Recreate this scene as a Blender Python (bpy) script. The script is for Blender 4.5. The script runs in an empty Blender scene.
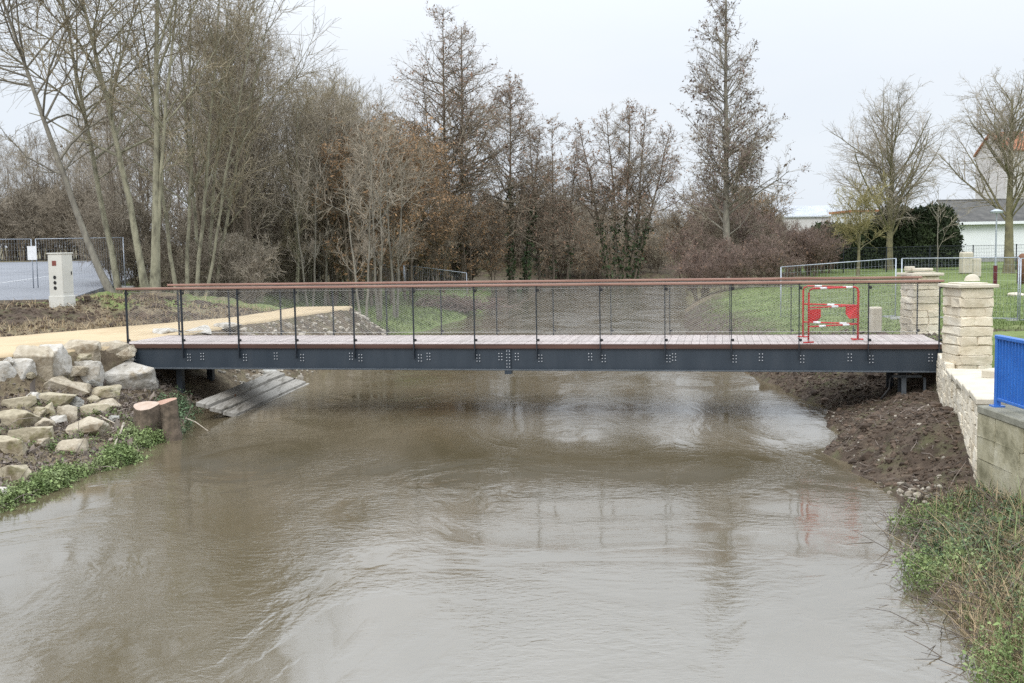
import bpy, bmesh, math, random
import numpy as np

R = math.radians
scene = bpy.context.scene
COL = scene.collection
rng = np.random.default_rng(7)

# ------------------------------------------------------------------ camera model
F, PITCH, ROLL, CAMZ = 1095.0, 0.0871, -0.0164, 3.2
CAM = np.array([0.0, 0.0, CAMZ])
FWD = np.array([0, math.cos(PITCH), -math.sin(PITCH)])
U0 = np.array([0, math.sin(PITCH), math.cos(PITCH)])
R0 = np.array([1.0, 0, 0])
RGT = R0 * math.cos(ROLL) + U0 * math.sin(ROLL)
UP = -R0 * math.sin(ROLL) + U0 * math.cos(ROLL)


def ray(px, py):
    d = FWD + RGT * ((px - 512) / F) + UP * ((341.5 - py) / F)
    return d / d[1]                      # one metre of depth per unit


def at(px, py, y):                       # the point seen at a pixel at depth y
    return CAM + ray(px, py) * y


# ------------------------------------------------------------------ noise
def _h(ix, iy, seed):
    v = np.sin(ix * 127.1 + iy * 311.7 + seed * 74.7) * 43758.5453
    return v - np.floor(v)


def vn(x, y, s, seed=0):
    x = np.asarray(x, float) * s
    y = np.asarray(y, float) * s
    ix, iy = np.floor(x), np.floor(y)
    fx, fy = x - ix, y - iy
    fx = fx * fx * (3 - 2 * fx)
    fy = fy * fy * (3 - 2 * fy)
    a, b = _h(ix, iy, seed), _h(ix + 1, iy, seed)
    c, d = _h(ix, iy + 1, seed), _h(ix + 1, iy + 1, seed)
    return (a + (b - a) * fx) * (1 - fy) + (c + (d - c) * fx) * fy - 0.5


def fbm(x, y, s, seed=0, o=4):
    t, a = 0, 1.0
    for k in range(o):
        t = t + a * vn(x, y, s * 2.03 ** k, seed + k * 13)
        a *= 0.5
    return t


def sm(a, b, x):
    t = np.clip((np.asarray(x, float) - a) / (b - a), 0, 1)
    return t * t * (3 - 2 * t)


# ------------------------------------------------------------------ terrain
XL = ([-30, 2, 9, 13.7, 16.8, 19.6, 21.8, 24, 27, 33, 40.7, 48, 55, 70, 86, 95, 106, 130, 420],
      [-7.6, -7.3, -6.8, -6.4, -5.95, -6.05, -6.2, -5.9, -5.3, -4.4, -3.7, -2.3, -1.3, -1.5, -0.8, 3, 19, 30, 30])
XR = ([-30, 2, 7.9, 11, 13.4, 15, 16.4, 18, 20.7, 26.3, 33, 39, 50, 61, 75, 95, 106, 130, 420],
      [2.6, 2.8, 3.4, 4.1, 4.75, 4.65, 4.8, 5.4, 5.95, 5.8, 6.0, 6.3, 8, 9.9, 12, 15, 17, 28, 28])
PE = ([-30, 14.5, 17.3, 19.7, 21.7, 23.9, 25.3, 31.3, 34, 38, 44], [-40, -16, -12, -9.25, -7.75, -7.35, -7.2, -5.9, -5.1, -5.4, -7.5])
PL = ([-30, 14.5, 20.5, 23, 24.4, 27, 30.2, 34.5, 38, 44], [-60, -26, -17, -13.5, -11.4, -9.8, -7.75, -6.9, -7.3, -9.4])
XW = ([-30, 12.6, 18.7, 22.6], [5.39, 5.39, 7.25, 8.0])


def zpark(y):
    return np.interp(y, [-30, 32, 90, 160, 420], [1.85, 1.85, 2.45, 3.1, 5.5])


def zlawn(y):
    return np.interp(y, [-30, 21.5, 24, 29, 34, 50, 78, 150, 420], [1.33, 1.33, 1.2, 0.85, 0.66, 0.95, 1.5, 2.6, 5.5])


def height(x, y, want_zone=False):
    x = np.asarray(x, float)
    y = np.asarray(y, float)
    wig = 0.35 * vn(y * 1.0, x * 0 + 3.3, 0.9, 5) + 0.12 * vn(y, x * 0 + 9.1, 3.0, 6)
    xl = np.interp(y, *XL) + wig
    xr = np.interp(y, *XR) - 0.8 * wig + 0.15 * vn(y, x * 0 + 1.0, 2.2, 8)
    pe, pl = np.interp(y, *PE), np.interp(y, *PL)
    xw = np.interp(y, *XW)
    left = x < 0.5 * (xl + xr)
    s = np.where(left, xl - x, x - xr)
    # --- left bank
    wv = np.maximum(xl - pe, 0.6)
    t = np.clip(s / wv, 0, 1)
    near = 0.78 * t ** 0.85 + 0.55 * sm(0.84, 1.0, t)
    far = 1.33 * t ** 0.75
    zb = near + (far - near) * sm(22.5, 25.5, y)
    s2 = pl - x
    mound = sm(0, 4.2, s2)
    zp = zpark(y)
    lz = np.where(x > pe, zb, 1.33 + (zp - 1.33) * mound)
    grass_slope = 0.5 * (1 - np.exp(-np.maximum(s, 0) / 1.2)) + 0.012 * np.maximum(s, 0)
    g2 = grass_slope + (zp - grass_slope) * sm(5, 15, s)
    bl = sm(35, 41, y)
    lz = lz + (g2 - lz) * bl
    # --- right bank
    soil = 0.34 * (1 - np.exp(-np.maximum(s, 0) / 0.55)) + 0.42 * np.exp(-(((x - 6.1) / 1.25) ** 2 + ((y - 15.2) / 2.3) ** 2)) * sm(0, 1.2, s) \
        + 0.35 * sm(17, 20, y) * sm(0.6, 2.2, s)
    lowb = soil
    step = sm(0.08, 0.3, x - xw)
    zl = zlawn(y)
    zl = zl - 0.42 * sm(2.0, .9, np.abs(x - xw - .7)) * (y < 19.0)
    rz = np.where(y < 22.6, lowb + (zl - lowb) * step, 0)
    farb = zl * (1 - np.exp(-np.maximum(s, 0) / 1.1))
    rz = np.where(y < 22.6, rz, farb)
    b3 = sm(21.2, 24.5, y)
    nb = lowb + (zl - lowb) * step
    rz = np.where(y < 24.5, nb + (farb - nb) * b3, farb)
    z = np.where(left, lz, rz)
    # --- river bed
    m = -s
    z = np.where(m > 0, -0.9 * (1 - np.exp(-np.maximum(m, 0) / 0.8)), z)
    # --- masks
    onpath = left & (x > pl - 0.35) & (x < pe + 0.12) & (y < 43) & (y > 5)
    inpark = left & (x < np.interp(y, [32, 62, 95], [-12.9, -20, -32]) + .3) & (y > 30.4) & (y < 96)
    wallside = (~left) & (y < 22.6) & (x > xw)
    mnd = left & (~onpath) & (s2 > 0) & (y < 40) & (~inpark)
    bankl = left & (x > pe) & (y < 36)
    bankr = (~left) & (~wallside) & (y < 27)
    rough = np.where(mnd, 0.17, np.where(bankl, 0.15, np.where(bankr, 0.17, 0.05)))
    rough = np.where(onpath | inpark, 0.0, rough) * sm(0.0, 0.35, np.abs(s))
    edge = np.minimum(sm(0.1, 0.5, np.abs(x - pl)) , 1.0)
    rough = np.where(mnd, rough * sm(.1, .8, s2), rough)
    n = fbm(x, y, 1.3, 2, 5) + 0.35 * vn(x, y, 9.0, 31) + 0.25 * vn(x, y, 19.0, 37)
    z = z + rough * n
    z = np.where(onpath, np.minimum(z, 1.335), z)
    if want_zone:
        # R: green, G: bare dark soil, B: straw and dry litter
        patch = fbm(x, y, 0.55, 50, 4)
        grn = np.where(left, sm(37, 42, y + 4 * patch) * sm(60, 50, s), sm(22, 26, y) * sm(0.9, 2.6, s + 1.2 * patch))
        grn = np.where((~left) & (x > xw - .3) & (y < 22.6), np.where(x > xw + .3, 1.0, 0.0), grn)
        grn = np.where(y > 80, np.where(x > 18, .6, 0.05), grn)
        grn = np.where((~left) & (y < 12.2), sm(-0.1, 0.35, patch + 0.1), grn)
        grn = np.where(left & (y > 46) & (s > 9), 0.15, grn)
        grn = np.where((~left) & (y > 55) & (x < 17), 0.2, grn)
        grn = np.where(mnd & (y > 29), sm(0.05, 0.3, patch), grn)
        straw = np.where(mnd, sm(-0.05, 0.3, fbm(x, y, 0.9, 70, 3) + .25 * sm(3.2, 1.2, s2) - .05), 0)
        straw = np.where(bankl, 0.55 + patch, straw)
        straw = np.where((~left) & (y < 12.4), 0.8 + patch, straw)
        straw = np.where(left & (y > 46) & (s > 9), 0.6, straw)
        straw = np.where((~left) & (y > 50) & (x < 17), 0.7, straw)
        return z, np.clip(grn, 0, 1), np.clip(straw, 0, 1)
    return z


def hz(x, y):
    return float(height(np.array([x]), np.array([y]))[0])


def hit(px, py, y0=4.0, y1=110.0):       # where a view ray meets the ground
    d = ray(px, py)
    ys = np.arange(y0, y1, 0.04)
    X, Z = d[0] * ys, CAMZ + d[2] * ys
    g = np.maximum(height(X, ys), 0.0)
    k = np.argmax(Z <= g) if np.any(Z <= g) else len(ys) - 1
    return np.array([X[k], ys[k], g[k]])


# ------------------------------------------------------------------ object helpers
def tag(o, label=None, cat=None, group=None, kind=None):
    if label: o['label'] = label
    if cat: o['category'] = cat
    if group: o['group'] = group
    if kind: o['kind'] = kind
    return o


def empty(name, loc=(0, 0, 0), rz=0.0):
    o = bpy.data.objects.new(name, None)
    o.empty_display_size = 0.2
    COL.objects.link(o)
    o.location = loc
    o.rotation_euler = (0, 0, rz)
    return o


def link(name, me, parent=None, loc=None, rz=None):
    o = bpy.data.objects.new(name, me)
    COL.objects.link(o)
    if parent is not None: o.parent = parent
    if loc is not None: o.location = loc
    if rz is not None: o.rotation_euler = (0, 0, rz)
    return o


def np_mesh(name, V, Q, mats, smooth=True, mi=None, T=None):
    """V (n,3), Q (m,4) quads, T (k,3) triangles -> mesh"""
    V = np.asarray(V, np.float32)
    me = bpy.data.meshes.new(name)
    me.vertices.add(len(V))
    me.vertices.foreach_set('co', V.ravel())
    nq = 0 if Q is None else len(Q)
    nt = 0 if T is None else len(T)
    loops = np.concatenate([np.asarray(Q, np.int32).ravel() if nq else np.zeros(0, np.int32),
                            np.asarray(T, np.int32).ravel() if nt else np.zeros(0, np.int32)])
    me.loops.add(len(loops))
    me.loops.foreach_set('vertex_index', loops)
    me.polygons.add(nq + nt)
    st = np.concatenate([np.arange(nq) * 4, nq * 4 + np.arange(nt) * 3]).astype(np.int32)
    me.polygons.foreach_set('loop_start', st)
    if mi is not None:
        me.polygons.foreach_set('material_index', np.asarray(mi, np.int32))
    me.polygons.foreach_set('use_smooth', np.full(nq + nt, smooth))
    for m in (mats if isinstance(mats, (list, tuple)) else [mats]):
        me.materials.append(m)
    me.update(calc_edges=True)
    me.validate()
    return me


class MB:                                # collects boxes, bars and tubes into one mesh
    def __init__(self):
        self.bm = bmesh.new()

    def box(self, c, s, rz=0.0, bevel=0.0, rx=0.0, ry=0.0):
        r = bmesh.ops.create_cube(self.bm, size=1.0)
        vs = r['verts']
        for v in vs:
            v.co.x *= s[0]; v.co.y *= s[1]; v.co.z *= s[2]
        if bevel > 0:
            es = list({e for v in vs for e in v.link_edges})
            b = bmesh.ops.bevel(self.bm, geom=es, offset=bevel, segments=1, affect='EDGES', profile=0.5)
            vs = list({v for f in b['faces'] for v in f.verts} | {v for v in vs if v.is_valid})
        from mathutils import Euler, Vector
        m = Euler((rx, ry, rz)).to_matrix()
        for v in vs:
            v.co = m @ v.co + Vector(c)
        return vs

    def tube(self, pts, r, k=6, cap=True):
        from mathutils import Vector
        pts = [Vector(p) for p in pts]
        rs = r if isinstance(r, (list, tuple)) else [r] * len(pts)
        rings = []
        for i, p in enumerate(pts):
            d = (pts[min(i + 1, len(pts) - 1)] - pts[max(i - 1, 0)]).normalized()
            a = Vector((0, 0, 1)) if abs(d.z) < 0.9 else Vector((1, 0, 0))
            e1 = d.cross(a).normalized(); e2 = d.cross(e1)
            rings.append([self.bm.verts.new(p + (e1 * math.cos(2 * math.pi * j / k) + e2 * math.sin(2 * math.pi * j / k)) * rs[i]) for j in range(k)])
        for a, b in zip(rings, rings[1:]):
            for j in range(k):
                self.bm.faces.new((a[j], a[(j + 1) % k], b[(j + 1) % k], b[j]))
        if cap:
            self.bm.faces.new(rings[0][::-1]); self.bm.faces.new(rings[-1])
        return self

    def poly(self, pts):
        return self.bm.faces.new([self.bm.verts.new(p) for p in pts])

    def build(self, name, mat, parent=None, smooth=False, loc=None, rz=None):
        bmesh.ops.recalc_face_normals(self.bm, faces=self.bm.faces[:])
        me = bpy.data.meshes.new(name)
        self.bm.to_mesh(me); self.bm.free()
        me.materials.append(mat)
        if smooth:
            me.polygons.foreach_set('use_smooth', np.full(len(me.polygons), True))
        return link(name, me, parent, loc, rz)


def copy_tree(o, parent=None):
    c = o.copy()
    COL.objects.link(c)
    if parent is not None: c.parent = parent
    for ch in list(o.children):
        copy_tree(ch, c)
    return c


# ------------------------------------------------------------------ materials
def new_mat(name):
    m = bpy.data.materials.new(name)
    m.use_nodes = True
    nt = m.node_tree
    return m, nt, nt.nodes['Principled BSDF']


def pmat(name, cols, scale=4.0, rough=0.8, bump=0.0, bscale=None, detail=6.0, spec=0.3, metal=0.0, stretch=(1, 1, 1), stops=None, rand=0.0, bdist=0.02):
    """procedural colour: noise through a ramp of the given base colours, plus bump"""
    m, nt, b = new_mat(name)
    L = nt.links.new
    tc = nt.nodes.new('ShaderNodeTexCoord')
    mp = nt.nodes.new('ShaderNodeMapping'); mp.inputs['Scale'].default_value = stretch
    L(tc.outputs['Object'], mp.inputs['Vector'])
    n = nt.nodes.new('ShaderNodeTexNoise')
    n.inputs['Scale'].default_value = scale; n.inputs['Detail'].default_value = detail; n.inputs['Roughness'].default_value = 0.62
    L(mp.outputs['Vector'], n.inputs['Vector'])
    r = nt.nodes.new('ShaderNodeValToRGB')
    e = r.color_ramp.elements
    stops = stops or [0.34 + 0.32 * i / max(1, len(cols) - 1) for i in range(len(cols))]
    e[0].position, e[0].color = stops[0], (*cols[0], 1)
    e[1].position, e[1].color = stops[-1], (*cols[-1], 1)
    for p, c in zip(stops[1:-1], cols[1:-1]):
        q = e.new(p); q.color = (*c, 1)
    L(n.outputs['Fac'], r.inputs['Fac'])
    out = r.outputs['Color']
    if rand > 0:                          # each loose piece (leaf, twig, stone) a little different
        g = nt.nodes.new('ShaderNodeNewGeometry')
        hs = nt.nodes.new('ShaderNodeHueSaturation')
        mr = nt.nodes.new('ShaderNodeMapRange')
        mr.inputs['To Min'].default_value = 1 - rand; mr.inputs['To Max'].default_value = 1 + rand
        L(g.outputs['Random Per Island'], mr.inputs['Value'])
        L(mr.outputs['Result'], hs.inputs['Value']); L(out, hs.inputs['Color'])
        out = hs.outputs['Color']
    L(out, b.inputs['Base Color'])
    b.inputs['Roughness'].default_value = rough
    b.inputs['Specular IOR Level'].default_value = spec
    b.inputs['Metallic'].default_value = metal
    if bump > 0:
        n2 = nt.nodes.new('ShaderNodeTexNoise')
        n2.inputs['Scale'].default_value = bscale or scale * 3; n2.inputs['Detail'].default_value = 8
        L(mp.outputs['Vector'], n2.inputs['Vector'])
        bp = nt.nodes.new('ShaderNodeBump'); bp.inputs['Strength'].default_value = bump; bp.inputs['Distance'].default_value = bdist
        L(n2.outputs['Fac'], bp.inputs['Height']); L(bp.outputs['Normal'], b.inputs['Normal'])
    return m


M = {}
M['steel'] = pmat('anthracite_paint', [(0.018, 0.027, 0.038), (0.028, 0.038, 0.05), (0.042, 0.05, 0.06)], 2.2, 0.42, 0.03, 40, spec=0.45, stretch=(1, 1, 0.22), stops=[0.3, 0.55, 0.8])
M['flange'] = pmat('lit_steel_paint', [(0.05, 0.06, 0.07), (0.085, 0.095, 0.105)], 3, 0.5, 0.02, 30)  # girder steel made paler: light on the flange top put into its colour
M['post'] = pmat('post_paint', [(0.02, 0.025, 0.032), (0.03, 0.036, 0.044)], 5, 0.45)
M['zinc'] = pmat('zinc', [(0.5, 0.51, 0.53), (0.62, 0.63, 0.65)], 20, 0.4, metal=0.4)
M['galv'] = pmat('galvanised', [(0.33, 0.36, 0.4), (0.46, 0.49, 0.53)], 12, 0.45, metal=0.5)
M['wire'] = pmat('stainless_wire', [(0.3, 0.29, 0.27), (0.38, 0.37, 0.35)], 8, 0.5, metal=0.3)
M['hardwood'] = pmat('handrail_hardwood', [(0.2, 0.105, 0.075), (0.29, 0.17, 0.13), (0.24, 0.13, 0.1)], 3, 0.6, 0.05, 30, stretch=(0.25, 4, 4))
M['fascia'] = pmat('fascia_hardwood', [(0.05, 0.027, 0.02), (0.1, 0.055, 0.042)], 2.5, 0.7, 0.05, 30, stretch=(0.25, 4, 4))
M['deck'] = pmat('deck_hardwood', [(0.31, 0.26, 0.24), (0.43, 0.375, 0.35), (0.36, 0.31, 0.29)], 2.2, 0.65, 0.05, 30, stretch=(3, 0.4, 1), rand=0.09)
M['cream'] = pmat('cream_limestone', [(0.5, 0.425, 0.31), (0.61, 0.54, 0.42), (0.67, 0.615, 0.51)], 2.2, 0.9, 0.5, 26, rand=0.13)
M['cream_cap'] = pmat('dressed_limestone', [(0.46, 0.41, 0.32), (0.57, 0.52, 0.43)], 3, 0.85, 0.15, 40)
M['mortar'] = pmat('lime_mortar', [(0.5, 0.43, 0.32), (0.6, 0.53, 0.42)], 6, 0.95, 0.4, 30)
M['oldstone'] = pmat('lichened_wall_stone', [(0.17, 0.155, 0.095), (0.34, 0.31, 0.21), (0.44, 0.41, 0.31)], 2.6, 0.95, 0.5, 20)
M['oldcap'] = pmat('lichened_coping', [(0.16, 0.155, 0.12), (0.27, 0.26, 0.21)], 4, 0.95, 0.4, 25)
M['blue'] = pmat('blue_paint', [(0.025, 0.12, 0.42), (0.035, 0.155, 0.5)], 4, 0.35, spec=0.5)
M['red'] = pmat('red_paint', [(0.46, 0.02, 0.022), (0.55, 0.03, 0.03)], 6, 0.4)
M['white'] = pmat('white_sleeve', [(0.7, 0.7, 0.7), (0.8, 0.8, 0.8)], 6, 0.5)
M['rock'] = pmat('pale_boulder', [(0.2, 0.165, 0.12), (0.42, 0.385, 0.33), (0.54, 0.51, 0.46)], 2.4, 0.92, 0.7, 9, bdist=0.03)
M['rock2'] = pmat('earthy_boulder', [(0.16, 0.115, 0.07), (0.34, 0.27, 0.18), (0.46, 0.4, 0.31)], 2.6, 0.95, 0.8, 9, bdist=0.03)
M['rockm'] = pmat('mossy_slab', [(0.1, 0.095, 0.035), (0.24, 0.2, 0.11), (0.36, 0.3, 0.2)], 3.2, 0.95, 0.8, 10, bdist=0.03)
M['rockg'] = pmat('grey_boulder', [(0.2, 0.19, 0.17), (0.4, 0.39, 0.36)], 3, 0.92, 0.6, 9)
M['clod'] = pmat('soil_clod', [(0.05, 0.036, 0.026), (0.112, 0.08, 0.058)], 5, 0.98, 0.5, 20, rand=0.4)
M['rubble'] = pmat('small_stones', [(0.2, 0.17, 0.13), (0.42, 0.38, 0.32)], 5, 0.95, rand=0.4)
M['plank'] = pmat('weathered_planks', [(0.14, 0.125, 0.1), (0.34, 0.315, 0.275), (0.24, 0.22, 0.19)], 2.2, 0.8, 0.3, 12, stretch=(6, 0.5, 2), rand=0.12)
M['cut'] = pmat('cut_wood', [(0.38, 0.28, 0.21), (0.46, 0.36, 0.29)], 8, 0.8, 0.1)
M['cut_red'] = pmat('cut_wood_red', [(0.34, 0.2, 0.14), (0.42, 0.27, 0.2)], 8, 0.8, 0.1)
M['bark_stump'] = pmat('stump_bark', [(0.07, 0.055, 0.04), (0.17, 0.13, 0.095)], 8, 0.95, 0.6, 20)
M['dead'] = pmat('bleached_stick', [(0.34, 0.29, 0.22), (0.5, 0.44, 0.36)], 8, 0.9)
M['bark_grn'] = pmat('greenish_bark', [(0.12, 0.11, 0.08), (0.25, 0.235, 0.165), (0.33, 0.31, 0.22)], 5, 0.95, 0.6, 22, stretch=(1, 1, .4))
M['bark_gry'] = pmat('grey_bark', [(0.14, 0.126, 0.105), (0.266, 0.245, 0.196)], 5, 0.95, 0.6, 22, stretch=(1, 1, .4))
M['bark_brn'] = pmat('brown_bark', [(0.105, 0.084, 0.063), (0.21, 0.171, 0.126)], 5, 0.95, 0.6, 22, stretch=(1, 1, .4))
M['bark_lich'] = pmat('lichened_bark', [(0.12, 0.108, 0.072), (0.24, 0.216, 0.12)], 2, 0.95, 0.3, 14)
M['twig_grn'] = pmat('olive_twigs', [(0.2, 0.166, 0.11), (0.315, 0.268, 0.182)], 0.5, 0.9, rand=0.3)
M['twig_gry'] = pmat('grey_brown_twigs', [(0.235, 0.198, 0.152), (0.345, 0.3, 0.232)], 0.5, 0.9, rand=0.3)
M['twig_brn'] = pmat('brown_twigs', [(0.175, 0.145, 0.105), (0.29, 0.245, 0.185)], 0.5, 0.9, rand=0.3)
M['twig_red'] = pmat('reddish_twigs', [(0.15, 0.108, 0.09), (0.23, 0.17, 0.14)], 0.5, 0.9, rand=0.3)
M['twig_yel'] = pmat('yellow_twigs', [(0.23, 0.201, 0.092), (0.333, 0.287, 0.138)], 0.5, 0.9, rand=0.2)
M['catkin'] = pmat('brown_catkins', [(0.2, 0.125, 0.085), (0.31, 0.2, 0.14)], 0.8, 0.9, rand=0.4)
M['catkin_dk'] = pmat('dark_seed_clusters', [(0.105, 0.075, 0.068), (0.173, 0.123, 0.102)], 0.8, 0.9, rand=0.4)
M['russet'] = pmat('russet_leaves', [(0.23, 0.135, 0.068), (0.33, 0.21, 0.115)], 0.8, 0.9, rand=0.35)
M['ivy'] = pmat('ivy_leaves', [(0.031, 0.049, 0.02), (0.063, 0.091, 0.035)], 2, 0.6, rand=0.4)
M['conifer'] = pmat('conifer_hedge', [(0.024, 0.036, 0.016), (0.055, 0.075, 0.032)], 0.8, 0.8, rand=0.45)
M['conifer_in'] = pmat('hedge_inner_shade', [(0.006, 0.01, 0.005), (0.012, 0.018, 0.008)], 3, 0.95)  # near-black green: the shade behind the leaves is in the colour
M['herb'] = pmat('green_herbs', [(0.1, 0.15, 0.045), (0.17, 0.22, 0.08), (0.22, 0.26, 0.12)], 1.6, 0.7, rand=0.4)
M['herb_dk'] = pmat('ground_ivy', [(0.063, 0.105, 0.049), (0.119, 0.168, 0.084)], 1.8, 0.65, rand=0.45)
M['straw'] = pmat('dry_straw', [(0.24, 0.18, 0.102), (0.408, 0.312, 0.192)], 2, 0.9, rand=0.4)
M['litter'] = pmat('leaf_litter', [(0.1, 0.08, 0.065), (0.24, 0.2, 0.17)], 2, 0.9, rand=0.5)
M['grassb'] = pmat('lawn_blades', [(0.095, 0.135, 0.04), (0.17, 0.205, 0.075)], 0.6, 0.7, rand=0.35)
M['cabinet'] = pmat('cabinet_grp', [(0.52, 0.51, 0.46), (0.6, 0.59, 0.54)], 2, 0.6, 0.03)
M['dark'] = pmat('dark_plastic', [(0.015, 0.015, 0.016), (0.03, 0.03, 0.03)], 6, 0.6)
M['redplate'] = pmat('dull_red_plate', [(0.16, 0.05, 0.04), (0.24, 0.08, 0.06)], 6, 0.6)
M['render_white'] = pmat('white_render', [(0.72, 0.73, 0.75), (0.8, 0.81, 0.82)], 0.6, 0.9, 0.1, 8)
M['render_pale'] = pmat('pale_render', [(0.5, 0.48, 0.46), (0.6, 0.58, 0.56)], 0.4, 0.9)
M['slate'] = pmat('grey_roof', [(0.06, 0.058, 0.055), (0.115, 0.11, 0.1)], 1.5, 0.85, 0.3, 20)
M['tile'] = pmat('orange_tiles', [(0.3, 0.11, 0.055), (0.42, 0.17, 0.09)], 1.5, 0.85, 0.4, 12)
M['sheet'] = pmat('pale_metal_roof', [(0.42, 0.44, 0.47), (0.54, 0.56, 0.58)], 0.5, 0.55)
M['concrete'] = pmat('concrete', [(0.26, 0.26, 0.25), (0.38, 0.375, 0.36)], 4, 0.9, 0.2, 30)
M['glass'] = pmat('window_glass', [(0.03, 0.035, 0.04), (0.06, 0.065, 0.07)], 2, 0.15, spec=0.6)
M['maroon'] = pmat('maroon_paint', [(0.09, 0.018, 0.022), (0.13, 0.028, 0.03)], 4, 0.5)
M['wood_brown'] = pmat('brown_timber', [(0.12, 0.06, 0.035), (0.2, 0.1, 0.06)], 4, 0.8)
M['mark'] = pmat('road_paint', [(0.42, 0.43, 0.44), (0.6, 0.6, 0.6)], 3, 0.85)
M['asphalt'] = pmat('asphalt', [(0.125, 0.132, 0.15), (0.18, 0.187, 0.205), (0.15, 0.157, 0.175)], 0.35, 0.55, 0.2, 40, spec=0.5)
M['sand'] = pmat('sand_path', [(0.41, 0.31, 0.185), (0.5, 0.39, 0.245), (0.46, 0.355, 0.22)], 0.7, 0.95, 0.25, 30)


def rock_mat(name, base, stain, moss=None, amt=0.5):
    """limestone: fine grain, brown weather stains in patches, optional moss on top faces"""
    m = pmat(name, base, 3.0, 0.93, 0.8, 14, bdist=0.03)
    nt = m.node_tree; L = nt.links.new; b = nt.nodes['Principled BSDF']
    src = b.inputs['Base Color'].links[0].from_socket
    tc = nt.nodes.new('ShaderNodeTexCoord')
    for (c, sc, lo, hi, up) in ([(stain, 1.7, 0.62 - .25 * amt, 0.72 - .2 * amt, False), ((.09, .075, .055), 9, .6, .75, False)] + ([(moss, 4, 0.53, 0.68, True)] if moss else [])):
        n = nt.nodes.new('ShaderNodeTexNoise'); n.inputs['Scale'].default_value = sc; n.inputs['Detail'].default_value = 9; n.inputs['Roughness'].default_value = .68
        L(tc.outputs['Object'], n.inputs['Vector'])
        r = nt.nodes.new('ShaderNodeMapRange'); r.inputs['From Min'].default_value = lo; r.inputs['From Max'].default_value = hi; r.inputs['To Max'].default_value = .85
        L(n.outputs['Fac'], r.inputs['Value'])
        x = nt.nodes.new('ShaderNodeMix'); x.data_type = 'RGBA'; x.inputs['B'].default_value = (*c, 1)
        L(r.outputs['Result'], x.inputs['Factor']); L(src, x.inputs['A']); src = x.outputs['Result']
    L(src, b.inputs['Base Color'])
    return m


M['rock'] = rock_mat('pale_boulder', [(0.3, 0.27, 0.22), (0.46, 0.43, 0.38), (0.56, 0.535, 0.49)], (0.27, 0.21, 0.13), None, .3)
M['rock2'] = rock_mat('earthy_boulder', [(0.26, 0.215, 0.15), (0.41, 0.355, 0.27), (0.53, 0.485, 0.4)], (0.19, 0.14, 0.085), None, .5)
M['rockm'] = rock_mat('mossy_slab', [(0.24, 0.205, 0.14), (0.38, 0.33, 0.235), (0.5, 0.445, 0.34)], (0.17, 0.13, 0.075), (0.16, 0.15, 0.06), .5)
M['rockg'] = rock_mat('grey_boulder', [(0.26, 0.25, 0.22), (0.42, 0.41, 0.38)], (0.2, 0.17, 0.12), None, .3)


def ground_mat():
    m, nt, b = new_mat('bank_earth')
    L = nt.links.new
    tc = nt.nodes.new('ShaderNodeTexCoord')

    def noise(s, d=8, r=0.65):
        n = nt.nodes.new('ShaderNodeTexNoise'); n.inputs['Scale'].default_value = s
        n.inputs['Detail'].default_value = d; n.inputs['Roughness'].default_value = r
        L(tc.outputs['Object'], n.inputs['Vector'])
        return n.outputs['Fac']

    def ramp(f, cols, stops):
        r = nt.nodes.new('ShaderNodeValToRGB'); e = r.color_ramp.elements
        e[0].position, e[0].color = stops[0], (*cols[0], 1)
        e[1].position, e[1].color = stops[-1], (*cols[-1], 1)
        for p, c in zip(stops[1:-1], cols[1:-1]):
            q = e.new(p); q.color = (*c, 1)
        L(f, r.inputs['Fac']); return r.outputs['Color']

    def mix(f, a, c):
        x = nt.nodes.new('ShaderNodeMix'); x.data_type = 'RGBA'
        L(f, x.inputs['Factor']); L(a, x.inputs['A']); L(c, x.inputs['B']); return x.outputs['Result']

    def sharpen(f, n, k):
        a = nt.nodes.new('ShaderNodeMath'); a.operation = 'MULTIPLY_ADD'; a.inputs[1].default_value = k; a.inputs[2].default_value = -k * 0.5
        L(n, a.inputs[0])
        s = nt.nodes.new('ShaderNodeMath'); s.operation = 'ADD'; s.use_clamp = True
        L(f, s.inputs[0]); L(a.outputs[0], s.inputs[1]); return s.outputs[0]
    soil = ramp(noise(3.5, 10), [(0.042, 0.031, 0.023), (0.085, 0.063, 0.047), (0.15, 0.116, 0.088)], [0.3, 0.55, 0.78])
    straw = ramp(noise(7, 10, 0.75), [(0.08, 0.06, 0.042), (0.19, 0.15, 0.1), (0.33, 0.27, 0.18)], [0.3, 0.5, 0.75])
    grass = ramp(noise(1.1, 12, 0.72), [(0.085, 0.12, 0.035), (0.14, 0.185, 0.06), (0.19, 0.22, 0.09), (0.22, 0.2, 0.11)], [0.28, 0.48, 0.64, 0.8])
    at_ = nt.nodes.new('ShaderNodeAttribute'); at_.attribute_name = 'zone'
    sp = nt.nodes.new('ShaderNodeSeparateColor'); L(at_.outputs['Color'], sp.inputs['Color'])
    c = mix(sharpen(sp.outputs['Blue'], noise(5, 8), 1.6), soil, straw)
    c = mix(sharpen(sp.outputs['Red'], noise(2.2, 8), 1.4), c, grass)
    L(c, b.inputs['Base Color'])
    b.inputs['Roughness'].default_value = 0.97; b.inputs['Specular IOR Level'].default_value = 0.15
    bp = nt.nodes.new('ShaderNodeBump'); bp.inputs['Strength'].default_value = 0.8; bp.inputs['Distance'].default_value = 0.05
    L(noise(11, 10, 0.7), bp.inputs['Height']); L(bp.outputs['Normal'], b.inputs['Normal'])
    return m


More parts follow.
